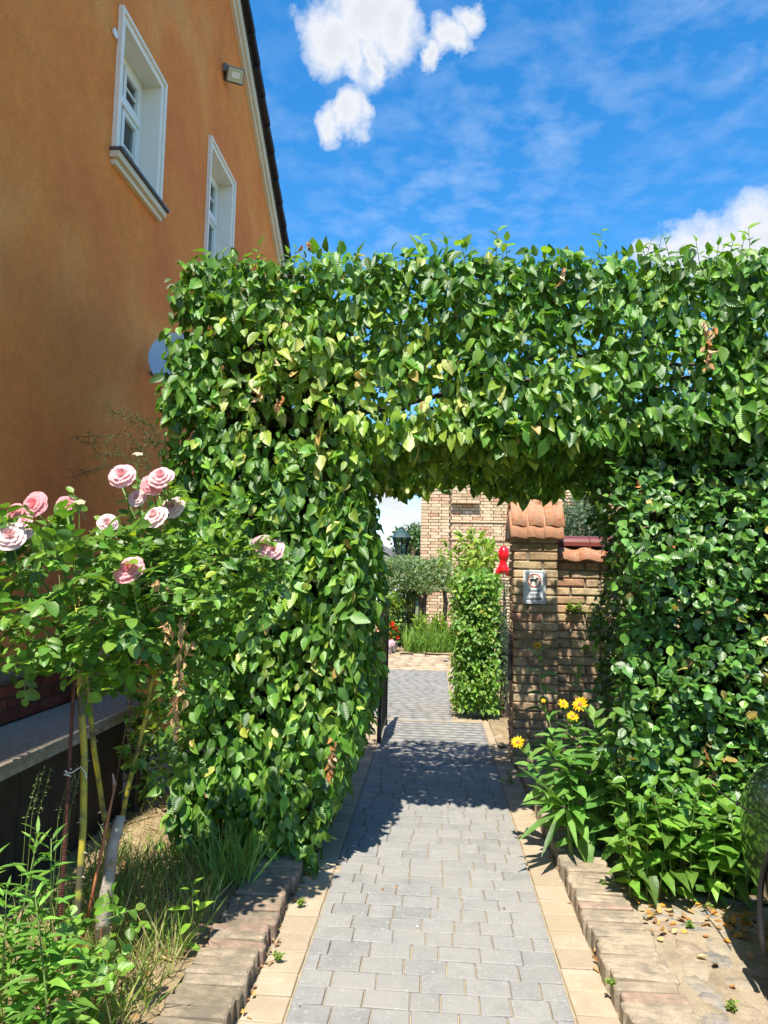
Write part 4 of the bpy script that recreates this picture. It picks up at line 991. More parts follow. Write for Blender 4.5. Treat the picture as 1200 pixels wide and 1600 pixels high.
# dense dark hearts of the posts: crossing dead twigs and leaves
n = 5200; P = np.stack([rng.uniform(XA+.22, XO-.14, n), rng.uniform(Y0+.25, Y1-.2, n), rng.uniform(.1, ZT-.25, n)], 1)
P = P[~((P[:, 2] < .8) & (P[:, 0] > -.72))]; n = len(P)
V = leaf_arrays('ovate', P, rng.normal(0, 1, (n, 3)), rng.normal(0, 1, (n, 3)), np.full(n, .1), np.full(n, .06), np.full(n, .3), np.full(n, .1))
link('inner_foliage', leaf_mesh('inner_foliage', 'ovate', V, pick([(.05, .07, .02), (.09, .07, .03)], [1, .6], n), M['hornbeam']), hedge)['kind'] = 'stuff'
# shoots standing above the top
def shoots(parent, xs, y, z, lr, mat, cols, w, shape='ovate', L=.075):
    P = []; T = []; Nn = []; mb = MB()
    for x in xs:
        h = random.uniform(*lr); yy = random.uniform(*y); a = random.uniform(-.3, .3); d = Vector((a, random.uniform(-.3, .1), 1)).normalized()
        b = Vector((x, yy, z)); mb.tube([b-d*.12, b+d*h], [.003, .0012], 4, False)
        k = max(3, int(h/.03))
        for i in range(k):
            an = i*2.4+random.uniform(-.5, .5); s = Vector((math.cos(an), math.sin(an)*.6, .55)); P.append(b+d*h*(i+.5)/k); T.append(s); Nn.append(Vector((-math.cos(an)*.5, -.5, .7)))
    n = len(P); f = lambda A: np.array([list(v) for v in A])
    scatter(parent, f(P), f(T), f(Nn), L*rng.uniform(.6, 1.1, n), .6, shape, mat, cols, w, 0, 'shoot_leaves')
    mb.build('shoots', M['green_stem'], parent)['kind'] = 'stuff'
shoots(hedge, [random.uniform(XA+.1, XE-.3) for _ in range(80)], (Y0+.0, Y0+.4), ZT-.02, (.03, .13), M['hornbeam'], HB[1:4], [1, 1, 1])
shoots(hedge, [-.1, .02, .05, .14, .33, .36, .7, .93, 1.0, 1.2, 1.26, 1.5, 1.62, 1.66, 1.72, 1.8], (Y0+.05, Y0+.2), ZT+.0, (.1, .2), M['hornbeam'], HB[1:4], [1, 1, 1])
# hanging dead spray and withered leaves
def drysprays(parent, spots, L=.05, cols=((.5, .2, .07), (.42, .24, .12), (.6, .42, .25))):
    P = []; T = []
    for x, y, Y, n_, ln in spots:
        b = at(x, y, Y)
        for i in range(n_): P.append(b+Vector((random.gauss(0, .012), random.gauss(-.03, .01), -ln*i/max(1, n_)))); T.append(Vector((random.gauss(0, .5), random.gauss(-.2, .3), -1)))
    f = lambda A: np.array([list(v) for v in A]); n = len(P)
    V = leaf_arrays('ovate', f(P), f(T), rng.normal(0, 1, (n, 3)), L*rng.uniform(.6, 1.3, n), L*.5*np.ones(n), rng.uniform(.6, 1.4, n), rng.uniform(.1, .6, n), .06)
    link('withered_leaves', leaf_mesh('withered_leaves', 'ovate', V, pick(cols, [1]*len(cols), n), M['dry']), parent)['kind'] = 'stuff'
drysprays(hedge, [(1103, 505, 3.93, 24, .26), (480, 380, 3.98, 6, .03), (520, 1150, 3.93, 6, .12), (514, 1180, 3.93, 8, .12), (405, 600, 3.98, 8, .1), (440, 620, 3.98, 6, .08), (880, 420, 3.95, 5, .08)])

# beech post on the right
beech = thing('beech_hedge', 'dense beech hedge post with small glossy leaves right of the gate pillar', 'hedge', (2, 4.9, 0))
BC = [(.045, .13, .026), (.085, .21, .036), (.14, .3, .05), (.23, .4, .065), (.4, .3, .09)]
parts = [surf(13500, 'front', XR, 2.9, Y0+.12, 0, 2.75, .05), surf(3200, 'left', Y0+.12, Y1, XR, 0, 2.6, .05), surf(1500, 'back', XR, 2.9, Y1, 0, 2.6), surf(900, 'right', Y0, Y1, 2.9, 0, 2.6)]
P = np.concatenate([a[0] for a in parts]); Nn = np.concatenate([a[1] for a in parts]); u1 = fbm(P, 2.6, 3.0); u2 = fbm(P, 7.0, 7.0)
P += Nn*(u1*.14+u2*.06)[:, None]
gapn = fbm(P, 6.0, 31.0); P[:, 0] += (P[:, 1]-Y0)*.19*np.clip((2.2-P[:, 0])/1.2, 0, 1)
keep = ~((gapn > .22) & (rng.random(len(P)) < .6)); P, Nn = P[keep], Nn[keep]
P[:, 1] -= .22*np.clip((2.3-P[:, 2])/.5, 0, 1)*np.clip((4.8-P[:, 1])/.5, 0, 1)
T, N2 = hedge_leaves(P, Nn, .25, 1.15, .65)
L = .058*rng.uniform(.65, 1.3, len(P))
scatter2(beech, P, T, N2, L, .7, 'ovate', M['beech'], lambda P: pick(BC, [1.4, 2, 1.3, .35, .1], len(P), .2), 300, .07, (.0, .4), (-.1, .3), score=L*8-P[:, 1]*2-P[:, 0]*1.2+(Nn[:, 1] < -.5)*1.0+rng.random(len(P))*.8)
for x, y in ((1.3, 4.7), (1.9, 4.8), (2.5, 4.7)):
    MB().tube([(x, y, 0), (x+.05, y, .9), (x-.04, y, 1.8), (x, y, 2.5)], [.05, .04, .03, .012], 7).build('trunk', M['bark'], beech, smooth=True)
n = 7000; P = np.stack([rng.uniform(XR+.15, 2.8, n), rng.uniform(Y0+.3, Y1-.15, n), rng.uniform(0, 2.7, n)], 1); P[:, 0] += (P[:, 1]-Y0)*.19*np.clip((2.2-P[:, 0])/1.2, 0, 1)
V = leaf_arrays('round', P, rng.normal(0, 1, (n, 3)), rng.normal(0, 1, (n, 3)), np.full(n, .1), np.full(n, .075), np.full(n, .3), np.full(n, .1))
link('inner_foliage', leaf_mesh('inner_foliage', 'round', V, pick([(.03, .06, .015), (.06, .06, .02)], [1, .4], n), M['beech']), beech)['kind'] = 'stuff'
mb = MB()
for k in range(90):
    p = Vector((random.uniform(XR+.02, 2.4), Y0+random.uniform(.1, .3), random.uniform(.3, 2.5)))
    mb.tube([p, p+Vector((random.gauss(0, .08), -random.uniform(.03, .12), random.gauss(.02, .05)))], [.002, .001], 3, False)
mb.build('twigs', M['twig'], beech)['kind'] = 'stuff'
drysprays(beech, [(1040, 850, 4.05, 4, .04), (1165, 1140, 4.0, 5, .1), (1110, 1190, 3.95, 8, .1), (1100, 1150, 3.95, 4, .1), (1000, 750, 4.1, 6, .08)], .045)

# small hedge beyond the gate
sh_ = thing('small_hedge', 'narrow low clipped hedge standing beyond the gate pillar', 'hedge', (.6, 8.6, 0))
ax0, ax1, ay0, ay1, az = .25, .74, 8.3, 9.1, 1.63
parts = [surf(2300, 'front', ax0, ax1, ay0, .08, az, .03), surf(1500, 'left', ay0, ay1, ax0, .08, az, .03), surf(700, 'top', ax0, ax1, az, ay0, ay1, .03), surf(500, 'back', ax0, ax1, ay1, .08, az), surf(500, 'right', ay0, ay1, ax1, .08, az)]
P = np.concatenate([a[0] for a in parts]); Nn = np.concatenate([a[1] for a in parts]); P += Nn*(fbm(P, 3.5)*.10+fbm(P, 9, 5.)*.04)[:, None]; P[:, 2] = np.maximum(P[:, 2], .05)
g = fbm(P, 6.0, 41.0); k_ = ~((g > .25) & (rng.random(len(P)) < .6)); P, Nn = P[k_], Nn[k_]
T, N2 = hedge_leaves(P, Nn, .5, .7, .55)
scatter(sh_, P, T, N2, .06*rng.uniform(.7, 1.3, len(P)), .6, 'ovate', M['hornbeam'], HB[1:5], [1, 2, 1.6, .25], 260, score=-P[:, 1]+rng.random(len(P))*.5)
for x in (.38, .55, .68): MB().tube([(x, 8.6, 0), (x+.02, 8.62, .7), (x, 8.6, 1.4)], [.022, .017, .008], 6).build('trunk', M['bark'], sh_, smooth=True)
n = 1300; P = np.stack([rng.uniform(ax0+.1, ax1-.1, n), rng.uniform(ay0+.12, ay1-.1, n), rng.uniform(.15, az-.1, n)], 1)
V = leaf_arrays('ovate', P, rng.normal(0, 1, (n, 3)), rng.normal(0, 1, (n, 3)), np.full(n, .09), np.full(n, .06), np.full(n, .3), np.full(n, .1))
link('inner_foliage', leaf_mesh('inner_foliage', 'ovate', V, pick(HB[:2], [1, 1], n), M['hornbeam']), sh_)['kind'] = 'stuff'
# sprig growing on the garden wall
def tuft(name, label, c, R, n, L, cols, mat, shape='lance', ratio=.35, cat='plant'):
    t = thing(name, label, cat, c); mb = MB(); P = []; T = []; Nn = []
    for k in range(max(4, n//9)):
        d = Vector((random.gauss(0, .6), random.gauss(-.25, .4), random.uniform(.4, 1))).normalized()*random.uniform(.5, 1)
        d = Vector((d.x*R[0], d.y*R[1], d.z*R[2])); b = Vector(c); mb.tube([b, b+d*.6+Vector((0, 0, .02)), b+d], [.003, .0025, .001], 4, False)
        for i in range(9):
            a = i*2.4; s = Vector((math.cos(a), math.sin(a)-.3, .35)); P.append(b+d*(i+1)/9); T.append(s); Nn.append(Vector((-math.cos(a)*.3, -.4, 1)))
    f = lambda A: np.array([list(v) for v in A]); m = len(P)
    scatter(t, f(P), f(T), f(Nn), L*rng.uniform(.6, 1.2, m), ratio, shape, mat, cols, [1]*len(cols), min(m, 60))
    mb.build('stems', M['green_stem'], t)['kind'] = 'stuff'; return t
q = at(897, 948, 6.4); tuft('wall_plant', 'yellow-green sprig growing out of the garden wall joints', (q.x, 6.45, q.z-.06), (.13, .12, .15), 90, .05, G_YEL, M['herb'])
q = at(938, 960, 6.3); tuft('wall_plant', 'darker leafy sprig hanging by the beech hedge on the garden wall', (q.x, 6.4, q.z-.06), (.2, .12, .16), 90, .055, G_DARK+G_YEL, M['herb'])

# ================================================================== ROSES
def rose(c, r, parent, pink, nrm):
    """cupped rose: spiralled inner petals, reflexed outer ones"""
    c = Vector(c); nz = Vector(nrm).normalized(); a = nz.orthogonal().normalized(); b = nz.cross(a)
    vs = []; fs = []; cols = []; rings = [(9, 1.0, 12, .95), (9, .86, 30, .9), (8, .7, 48, .8), (7, .54, 62, .7), (6, .38, 74, .6), (4, .22, 84, .5)]
    for li, (k, rr_, el, wd) in enumerate(rings):
        for i in range(k):
            an0 = 2*math.pi*(i+.5*(li % 2))/k+random.uniform(-.12, .12); R_ = r*rr_*random.uniform(.92, 1.06); e = rad(el+random.uniform(-7, 7)); half = math.pi/k*1.45*wd
            base = len(vs); m, h_ = 5, 4
            for jv in range(h_+1):
                v = jv/h_
                for iu in range(m):
                    u = -1+2*iu/(m-1); an = an0+half*u*(.5+.5*v)
                    d = a*math.cos(an)+b*math.sin(an)
                    rad_ = R_*(.12+.88*v**.8)*(math.cos(e)*.75+.25)*(1-.08*u*u*v) + (r*.1*v**4 if li < 3 else 0)
                    z = R_*v*math.sin(e)*.8 - r*.25*rr_ - (r*.14*max(0, v-.7)/.3 if li < 3 else 0) + r*.03*math.sin(u*5+i)*v
                    vs.append(c+d*rad_+nz*(z+ .04*r*li)); 
                    f_ = 1-.4*(1-v)*(.6)-(0.0 if li < 3 else .1*(li-2))
                    pc = np.array(pink)*(1-v*.0); w_ = min(1, .25+.75*v) if li < 4 else .35
                    deep = np.array((pink[0], pink[1]*.62, pink[2]*.64)); cols.append(pc*w_+deep*(1-w_))
            for jv in range(h_):
                for iu in range(m-1): s = base+jv*m+iu; fs.append((s, s+1, s+m+1, s+m))
    me = bpy.data.meshes.new('flower'); me.from_pydata([tuple(v) for v in vs], [], fs)
    ca = me.color_attributes.new('Col', 'FLOAT_COLOR', 'POINT'); ca.data.foreach_set('color', np.concatenate([np.array(cols), np.ones((len(cols), 1))], 1).astype(np.float32).reshape(-1))
    me.uv_layers.new(name='UVMap'); me.polygons.foreach_set('use_smooth', [True]*len(fs)); me.materials.append(M['petal'])
    return link('flower', me, parent)
def thorny(pts, r, parent, mat, name='stem', thorns=16):
    o = MB().tube(pts, r, 9).build(name, mat, parent, smooth=True)
    for k in range(thorns):
        i = random.randrange(len(pts)-1); f = random.random(); p = Vector(pts[i])*(1-f)+Vector(pts[i+1])*f
        a = random.uniform(-2.6, .4); d = Vector((math.cos(a), math.sin(a), 0)); rr_ = r[i]*(1-f)+r[i+1]*f
        MB().tube([p+d*rr_*.8, p+d*(rr_+.012)-Vector((0, 0, .003))], [.004, .0006], 5, False).build('thorn', M['deadwood'], o)
    return o
RL = [(.055, .14, .022), (.09, .21, .03), (.15, .3, .04), (.22, .39, .055), (.4, .48, .05)]
def spray_foliage(parent, centre, R, nspray, L, mat, cols, w, singles, shape='round', ratio=.66, stem_from=None, mask=None, flatt=.9):
    P = []; T = []; Nn = []; mb = MB()
    for k in range(nspray):
        while True:
            v = Vector([random.uniform(-1, 1) for _ in range(3)])
            if v.length < 1 and v.length > .25 : break
        p = Vector((centre[0]+v.x*R[0], centre[1]+v.y*R[1], centre[2]+v.z*R[2]))
        if mask and not mask(p): continue
        d = Vector((v.x+random.gauss(0, .6), v.y+random.gauss(-.25, .5), v.z*.4+random.gauss(.15, .45))).normalized()
        up = Vector((random.gauss(0, .35), random.gauss(-.45, .3), 1)).normalized(); up = (up-d*up.dot(d)).normalized(); s = d.cross(up); ln = L*random.uniform(1.6, 2.6)
        mb.tube([p, p+d*ln*.5+up*.004, p+d*ln], [.0018, .0014, .001], 3, False)
        sc = random.uniform(.7, 1.15)
        for f, sg_ in ((.35, 1), (.35, -1), (.75, 1), (.75, -1), (1.0, 0)):
            t = (d*.55+s*sg_*.9) if sg_ else d
            P.append(p+d*ln*f); T.append(t+up*random.gauss(0, .15)-Vector((0, 0, .12))); Nn.append(up+Vector([random.gauss(0, .25) for _ in range(3)]))
    n = len(P); f = lambda A: np.array([list(v) for v in A])
    P, T, Nn = f(P), f(T), f(Nn); Ls = L*rng.uniform(.65, 1.2, n)
    scatter(parent, P, T, Nn, Ls, ratio, shape, mat, cols, w, singles, score=Ls*10-P[:, 1]*3+rng.random(n)*.6, curl=(-.05, .25), fold=(.1, .45))
    mb.build('leaf_stalks', M['green_stem'], parent)['kind'] = 'stuff'
rA = thing('rose_bush', 'pink standard rose with two thorny yellow stems beside a rusty rod', 'rose bush', atZ(112, 1545, .1))
YA = 2.75
fp = lambda l, Y: [at(x, y, Y+dy) for x, y, dy in l]
pts = fp([(112, 1548, 0), (120, 1440, 0), (130, 1290, .02), (132, 1180, .03), (126, 1090, .04), (124, 1010, .05), (120, 940, .05)], YA)
thorny(pts, [.015, .014, .0135, .0135, .013, .012, .008], rA, M['rose_cane'], 'stem', 34)
pts = fp([(172, 1322, .35), (160, 1260, .3), (147, 1170, .2), (139, 1090, .1), (132, 1050, .06)], YA)
thorny(pts, [.0125, .012, .011, .010, .008], rA, M['rose_cane'], 'stem', 22)
for l in ([(122, 1000, 0), (80, 930, 0), (40, 860, -.1), (20, 820, -.2)], [(122, 980, 0), (95, 880, 0), (70, 815, -.05), (52, 795, -.1)], [(121, 960, 0), (150, 900, -.1), (185, 892, -.15)], [(121, 950, 0), (115, 860, 0), (104, 800, 0)], [(124, 1010, 0), (170, 940, .05), (240, 900, .1)], [(124, 1020, 0), (60, 980, -.1), (10, 960, -.1)]):
    MB().tube(fp(l, YA), [.007, .005, .004, .003][:len(l)], 6).build('branch', M['green_stem'], rA, smooth=True)
c = at(95, 935, YA); spray_foliage(rA, c, (.47, .36, .33), 310, .058, M['rose_leaf'], RL, [1, 2, 2, .8, .06], 300)
rB = thing('rose_bush', 'rambling pink rose leaning on the hedge with a thin green cane at its foot', 'rose bush', atZ(190, 1330, .1))
YC = 3.0
thorny(fp([(186, 1310, .1), (196, 1250, .08), (210, 1190, .05), (228, 1120, 0), (240, 1040, 0), (250, 960, 0), (262, 880, 0)], YC), [.011, .011, .010, .009, .008, .007, .005], rB, M['rose_cane'], 'stem', 14)
for l in ([(262, 880, 0), (255, 800, 0), (245, 760, 0)], [(250, 960, 0), (300, 900, 0), (350, 870, 0), (410, 858, 0)], [(240, 1040, 0), (300, 1000, 0), (350, 980, .1)], [(262, 880, 0), (215, 820, 0), (190, 760, -.05)], [(240, 1040, 0), (270, 1090, .1), (280, 1170, .2)]):
    MB().tube(fp(l, YC), [.006, .005, .004, .003][:len(l)], 6).build('branch', M['green_stem'], rB, smooth=True)
c = at(285, 890, YC); spray_foliage(rB, c, (.36, .2, .36), 290, .05, M['rose_leaf'], RL, [1, 2, 2, .8, .1], 300)
c = at(400, 900, YC+.2); spray_foliage(rB, c, (.12, .12, .14), 26, .045, M['rose_leaf'], RL, [1, 2, 2, .8, .1], 0)
c = at(255, 1040, YC); spray_foliage(rB, c, (.2, .2, .2), 60, .05, M['rose_leaf'], RL, [1, 2, 2, .8, .1], 0)
c = at(250, 1150, YC+.1); spray_foliage(rB, c, (.13, .15, .25), 46, .035, M['rose_leaf'], RL, [1, 2, 2, .8, .1], 0)
PK = [(.88, .42, .46), (.87, .53, .56), (.85, .65, .65)]
for x, y, r, Y, k, b in ((190, 741, 18, 2.8, 1, rB), (251, 743, 17, 2.8, 1, rB), (237, 756, 15, 2.83, 0, rB), (213, 777, 12, 2.85, 2, rB), (241, 805, 18, 2.75, 2, rB), (268, 791, 16, 2.9, 2, rB),
                         (411, 853, 15, 2.98, 1, rB), (427, 857, 14, 2.98, 1, rB), (168, 816, 13, 2.8, 2, rB), (52, 787, 18, 2.6, 0, rA), (22, 798, 12, 2.6, 0, rA), (104, 787, 12, 2.65, 0, rA),
                         (14, 836, 21, 2.45, 2, rA), (38, 812, 10, 2.55, 1, rA), (200, 888, 20, 2.5, 0, rA), (42, 833, 8, 2.5, 2, rA)):
    p = at(x, y, Y); rose(p, r/FPX*Y*1.2, b, PK[k], Vector((random.gauss(0, .25), -1, .5+random.gauss(0, .2))))
    tuftp = p+Vector((0, .03, -.03)); MB().tube([p+Vector((0, .01, -.01)), p+Vector((.005, .06, -.1)), p+Vector((.01, .1, -.2))], [.004, .003, .003], 5, False).build('flower_stalk', M['green_stem'], b)
for x, y, Y, b in ((215, 711, 3.0, rB), (124, 786, 2.65, rA)):
    p = at(x, y, Y); flowerhead(p, .022, [(.7, .65, .35), (.75, .7, .55)], b, 'faded_bloom', 2, 6, (.2, -.4, .9), .2)
    MB().tube([p, p+Vector((.0, .02, -.2))], [.002, .003], 5, False).build('flower_stalk', M['green_stem'], b)
drysprays(rB, [(292, 965, 2.75, 16, .14), (265, 970, 2.72, 9, .06), (288, 1020, 2.76, 16, .2), (280, 1085, 2.8, 12, .16), (250, 905, 2.7, 5, .04)], .045, ((.55, .36, .16), (.42, .24, .12)))

# rusty rod, tie, dead canes, stump
rb_ = thing('steel_rod', 'rusty ribbed steel rod standing beside the yellow rose stem', 'rod', atZ(92, 1510, .08))
a, b = at(90, 1515, 2.68), at(122, 960, 2.68)
MB().tube([a, b], .0065, 8).build('rod', M['rust'], rb_, smooth=True)
mb = MB()
for k in range(150):
    p = a.lerp(b, (k+.5)/150); mb.tube([p-Vector((0, 0, .0015)), p+Vector((0, 0, .0015))], .0082, 8)
mb.build('ribs', M['rust'], rb_)['kind'] = 'stuff'
p = at(106, 1202, 2.67); tie = [p+Vector((.012*math.cos(t*1.1), .012*math.sin(t*1.1), .004*math.sin(t*2)-.002*t)) for t in range(14)]+[p+Vector((.05, .0, .01)), p+Vector((.07, 0, -.01)), p+Vector((.075, 0, -.03))]
tag(link('twine', MB().tube(tie, .002, 5).mesh('twine', M['white']), None), 'loop of pale twine tied round the rusty rod', 'twine')
dc = thing('dead_cane', 'cut orange brown cane leaning up beside the grey stump', 'cane', atZ(132, 1470, .08))
MB().tube(fp([(130, 1465, 0), (150, 1370, .02), (166, 1290, .04), (181, 1222, .05)], 2.8), [.006, .0055, .005, .0045], 7).build('cane', M['cane'], dc, smooth=True)
MB().tube(fp([(134, 1450, .01), (158, 1340, .03), (177, 1240, .06), (176, 1212, .06)], 2.8), [.004, .004, .0035, .002], 6).build('cane', M['cane'], dc, smooth=True)
MB().tube(fp([(180, 1226, .05), (176, 1209, .05)], 2.8), [.006, .003], 6).build('cut_end', M['deadwood'], dc)
dw = thing('dead_stump', 'thick pale grey dead branch stump standing in the grass', 'stump', atZ(162, 1460, .08))
MB().tube(fp([(158, 1478, 0), (163, 1420, 0), (170, 1370, .01), (176, 1320, .02), (186, 1285, .04), (189, 1275, .05)], 2.85), [.031, .028, .025, .024, .022, .019], 9).build('stump', M['deadwood'], dw, smooth=True)
MB().tube(fp([(172, 1350, 0), (178, 1345, -.02)], 2.83), [.012, .006], 6).build('knot', M['deadwood'], dw)
# feathery plant on the wall side
ap = thing('feathery_plant', 'dark feathery asparagus sprays against the orange wall above the roses', 'plant', (-1.95, 4.3, .05))
P = []; T = []; mb = MB()
for l in ([(255, 800), (240, 720), (200, 680), (112, 683)], [(255, 800), (245, 700), (215, 660), (170, 640)], [(255, 800), (235, 735), (190, 712), (150, 708)], [(255, 800), (225, 745), (165, 728), (112, 745)], [(255, 820), (250, 690), (235, 665), (205, 650)], [(255, 820), (262, 720), (255, 690), (225, 690)], [(255, 800), (240, 740), (215, 700), (130, 690)]):
    pp = [at(x, y, 4.0) for x, y in l]; mb.tube([Vector((-1.95, 4.3, .05)), (pp[0]+Vector((-1.95, 4.3, .05)))/2]+pp, [.004, .004, .003, .002, .002, .001], 4, False)
    for i in range(len(pp)-1):
        if i == 0: continue
        for s in range(26):
            b = pp[i].lerp(pp[i+1], s/26); d = (pp[i+1]-pp[i]).normalized()
            sd = (Vector((random.gauss(0, .3), random.gauss(0, .4), random.gauss(0, 1))) + d*.8).normalized(); ln = random.uniform(.02, .07)
            for q in range(5): P.append(b+sd*ln*q/5); T.append(sd+Vector([random.gauss(0, .6) for _ in range(3)]))
mb.build('stems', M['twig'], ap)['kind'] = 'stuff'
f = lambda A: np.array([list(v) for v in A]); n = len(P)
scatter(ap, f(P), f(T), rng.normal(0, 1, (n, 3)), .018*rng.uniform(.7, 1.3, n), .2, 'lance', M['herb'], [(.06, .09, .03), (.1, .13, .05)], [1, 1], 0)

# ================================================================== LOW PLANTS
def stalk_plant(name, label, base, top, nl, L, ratio, shape, cols, mat, cat='plant', group=None, r=.005, flowers=(), droop=.2, start=.12, opp=False, stemmat='green_stem'):
    t = thing(name, label, cat, base, group); base = Vector(base); top = Vector(top); mid = base.lerp(top, .5)+Vector((random.gauss(0, .02), random.gauss(0, .02), .02))
    MB().tube([base, base.lerp(mid, .6), mid, mid.lerp(top, .6), top], [r, r*.9, r*.8, r*.6, r*.35], 6).build('stem', M[stemmat], t, smooth=True)
    var = leaf_variants('leaf', shape, mat, cols, [1]*len(cols), 7, ratio)
    for i in range(nl):
        f_ = start+(1-start)*(i/(nl-1))**.85; p = base.lerp(mid, f_*2) if f_ < .5 else mid.lerp(top, f_*2-1)
        an = (i//2*math.pi/2+(i % 2)*math.pi) if opp else i*2.4; an += random.uniform(-.4, .4)
        d = Vector((math.cos(an), math.sin(an), random.uniform(.1, .6) if f_ < .9 else 1.0)); d.z -= droop*random.random()*2*(1-f_)
        s = L*(.55+.75*math.sin(math.pi*min(1, .15+f_*.8)))*random.uniform(.8, 1.15)
        nr = Vector((-math.cos(an)*.4, -math.sin(an)*.4-.25, 1)); st = p+d.normalized()*s*.12
        place_leaf('leaf', var, st, d, nr, s, t)
    return t
# willow-leaved weeds bottom left
LW = [(.1, .24, .035), (.15, .32, .05), (.2, .38, .06)]
ws = [(20, 1600, 60, 1300), (-20, 1580, 10, 1390), (60, 1640, 80, 1310), (35, 1680, 75, 1480), (0, 1680, 22, 1460), (75, 1600, 55, 1400), (-60, 1640, -15, 1330), (110, 1660, 95, 1480)]
wl = ['tall upright willow-leaved weed reaching highest beside the box', 'willow-leaved weed at the very corner of the bed, half cut by the frame', 'willow-leaved weed standing against the dark box boards', 'willow-leaved weed low in front of the rusty rod', 'short willow-leaved weed in the lowest corner', 'willow-leaved weed leaning towards the dark box', 'willow-leaved weed almost outside the frame by the box', 'low bushy willow-leaved weed under the rose stem']
for (x0, y0, x1, y1), lb in zip(ws, wl):
    Yp = 2.25+random.uniform(-.1, .15); b = at(x0, y0, Yp); b.z = .06; stalk_plant('weed', lb, b, at(x1, y1, Yp+.05), 42, .088, .19, 'lance', LW, M['herb'], 'weed', 'willow-leaved weeds in the bed corner', .004)
# rose sucker shoots
sk = thing('rose_sucker', 'small round-leaved rose sucker at the foot of the thick rose stem', 'plant', atZ(150, 1580, .08))
spray_foliage(sk, at(150, 1500, 2.5), (.13, .1, .17), 26, .04, M['rose_leaf'], RL[1:4], [1, 1, 1], 130, 'round', .85)
MB().tube(fp([(150, 1620, 0), (152, 1540, 0), (158, 1450, 0)], 2.5), [.004, .003, .002], 5).build('stem', M['cane'], sk)
y2 = atZ(285, 1480, .08)
stalk_plant('seedling', 'lime green seedling with broad pointed leaves in the grass', (y2.x, y2.y, .06), at(300, 1385, y2.y), 9, .075, .42, 'ovate', [(.25, .42, .05), (.3, .48, .06)], M['herb'], 'plant', None, .003, droop=.6)
# grass of the left bed and the strappy clump
GG = [(.14, .26, .04), (.22, .34, .06), (.3, .38, .09), (.48, .42, .2)]
blades('grass', 'wispy green and straw coloured grass beside the left brick edging', (-1.75, -1.0, 2.0, 3.95), 1900, .22, GG, lean=.4, w=.0055, z=.05)
blades('dry_grass', 'short dry straw lying over the sunny soil by the box', (-1.9, -1.0, 2.2, 6.5), 4200, .07, [(.4, .32, .17), (.5, .4, .22), (.2, .22, .08)], lean=1.6, w=.005, z=.06)
gq = atZ(375, 1395, .06)
blades('strappy_grass', 'upright clump of strappy grass growing against the foot of the hedge', (gq.x-.2, gq.x+.02, 3.6, 3.85), 150, .27, [(.16, .3, .06), (.26, .42, .1)], lean=.3, w=.011, z=.05)
for x, y, lab in ((40, 1240, 'thin seeding grass stalks in front of the dark box'), (90, 1230, 'pair of nodding grass seed heads before the box boards')):
    t = thing('seeding_grass', lab, 'grass', at(x, 1400, 2.7)); mb = MB(); P = []; T = []
    for k in range(3):
        a = at(x-10+8*k, 1420, 2.7); b = at(x+20+10*k, 1190+random.uniform(-10, 20), 2.7); m_ = a.lerp(b, .6)+Vector((-.02, 0, .03)); mb.tube([a, m_, b], [.0015, .0012, .0008], 4, False)
        for i in range(26): P.append(m_.lerp(b, i/26)+Vector([random.gauss(0, .006) for _ in range(3)])); T.append(Vector((random.gauss(.3, .5), 0, random.gauss(.4, .5))))
    mb.build('stalks', M['green_stem'], t)['kind'] = 'stuff'; n = len(P)
    scatter(t, f(P), f(T), rng.normal(0, 1, (n, 3)), .012*np.ones(n), .3, 'lance', M['grass'], [(.2, .24, .1)], [1], 0, 'seed_heads')

# yellow ox-eye flowers
OX = [(.09, .22, .045), (.13, .29, .06), (.18, .36, .08)]
YP = [(.95, .52, .01), (.95, .62, .015)]
def daisy(c, r, parent, nrm=(0, -.7, .7)):
    o = flowerhead(c, r*.95, YP, parent, 'flower', 2, 13, nrm, .35, 'lance', .34)
    nz = Vector(nrm).normalized(); MB().tube([Vector(c), Vector(c)+nz*r*.22], [r*.32, r*.2], 10).build('flower_centre', M['cane'], o, smooth=True)
def ox(label, base_px, top_px, Y, nl, L=.105, fl=()):
    b = at(*base_px, Y); b.z = .06; t = stalk_plant('ox_eye_plant', label, b, at(*top_px, Y), nl, L, .45, 'ovate', OX, M['herb'], 'flower', 'ox-eye plants by the gate pillar', .0045, droop=.9, opp=True)
    for x, y, r in fl:
        p = at(x, y, Y-.02); q = at(*top_px, Y); MB().tube([q, q.lerp(p, .6)+Vector((0, 0, .004)), p], [.0028, .0025, .002], 5, False).build('flower_stalk', M['green_stem'], t); daisy(p, r/FPX*Y, t, (random.gauss(0, .3), -.7, .75))
    return t
ox('ox-eye plant bearing the single lowest yellow flower over the path border', (905, 1330), (820, 1175), 4.45, 28, .125, [(809, 1160, 11)])
ox('ox-eye plant with three open yellow flowers at its top', (945, 1330), (890, 1130), 4.4, 32, .135, [(880, 1100, 9), (907, 1101, 13), (895, 1120, 10)])
ox('tall thin ox-eye stem with a small opening yellow bud', (900, 1300), (855, 1115), 4.75, 18, .1, [(849, 1095, 4)])
ox('ox-eye plant with drooping leaves and no open flower nearest the driveway', (975, 1345), (925, 1120), 4.2, 34, .14)
ox('short bushy ox-eye plant filling the middle of the flower clump', (915, 1340), (890, 1190), 4.25, 30, .14)
ox('slim ox-eye plant rising behind the middle of the flower clump', (935, 1335), (905, 1150), 4.5, 28, .14)
ox('leafy ox-eye plant leaning over the strap leaves', (925, 1340), (860, 1170), 4.35, 32, .135)
ox('shaded ox-eye plant against the brick pillar topped by an orange flower', (880, 1250), (842, 1020), 5.6, 22, .13, [(840, 1009, 7)])
ox('shaded ox-eye plant without flowers at the garden wall foot', (930, 1250), (900, 1050), 5.5, 22, .13)
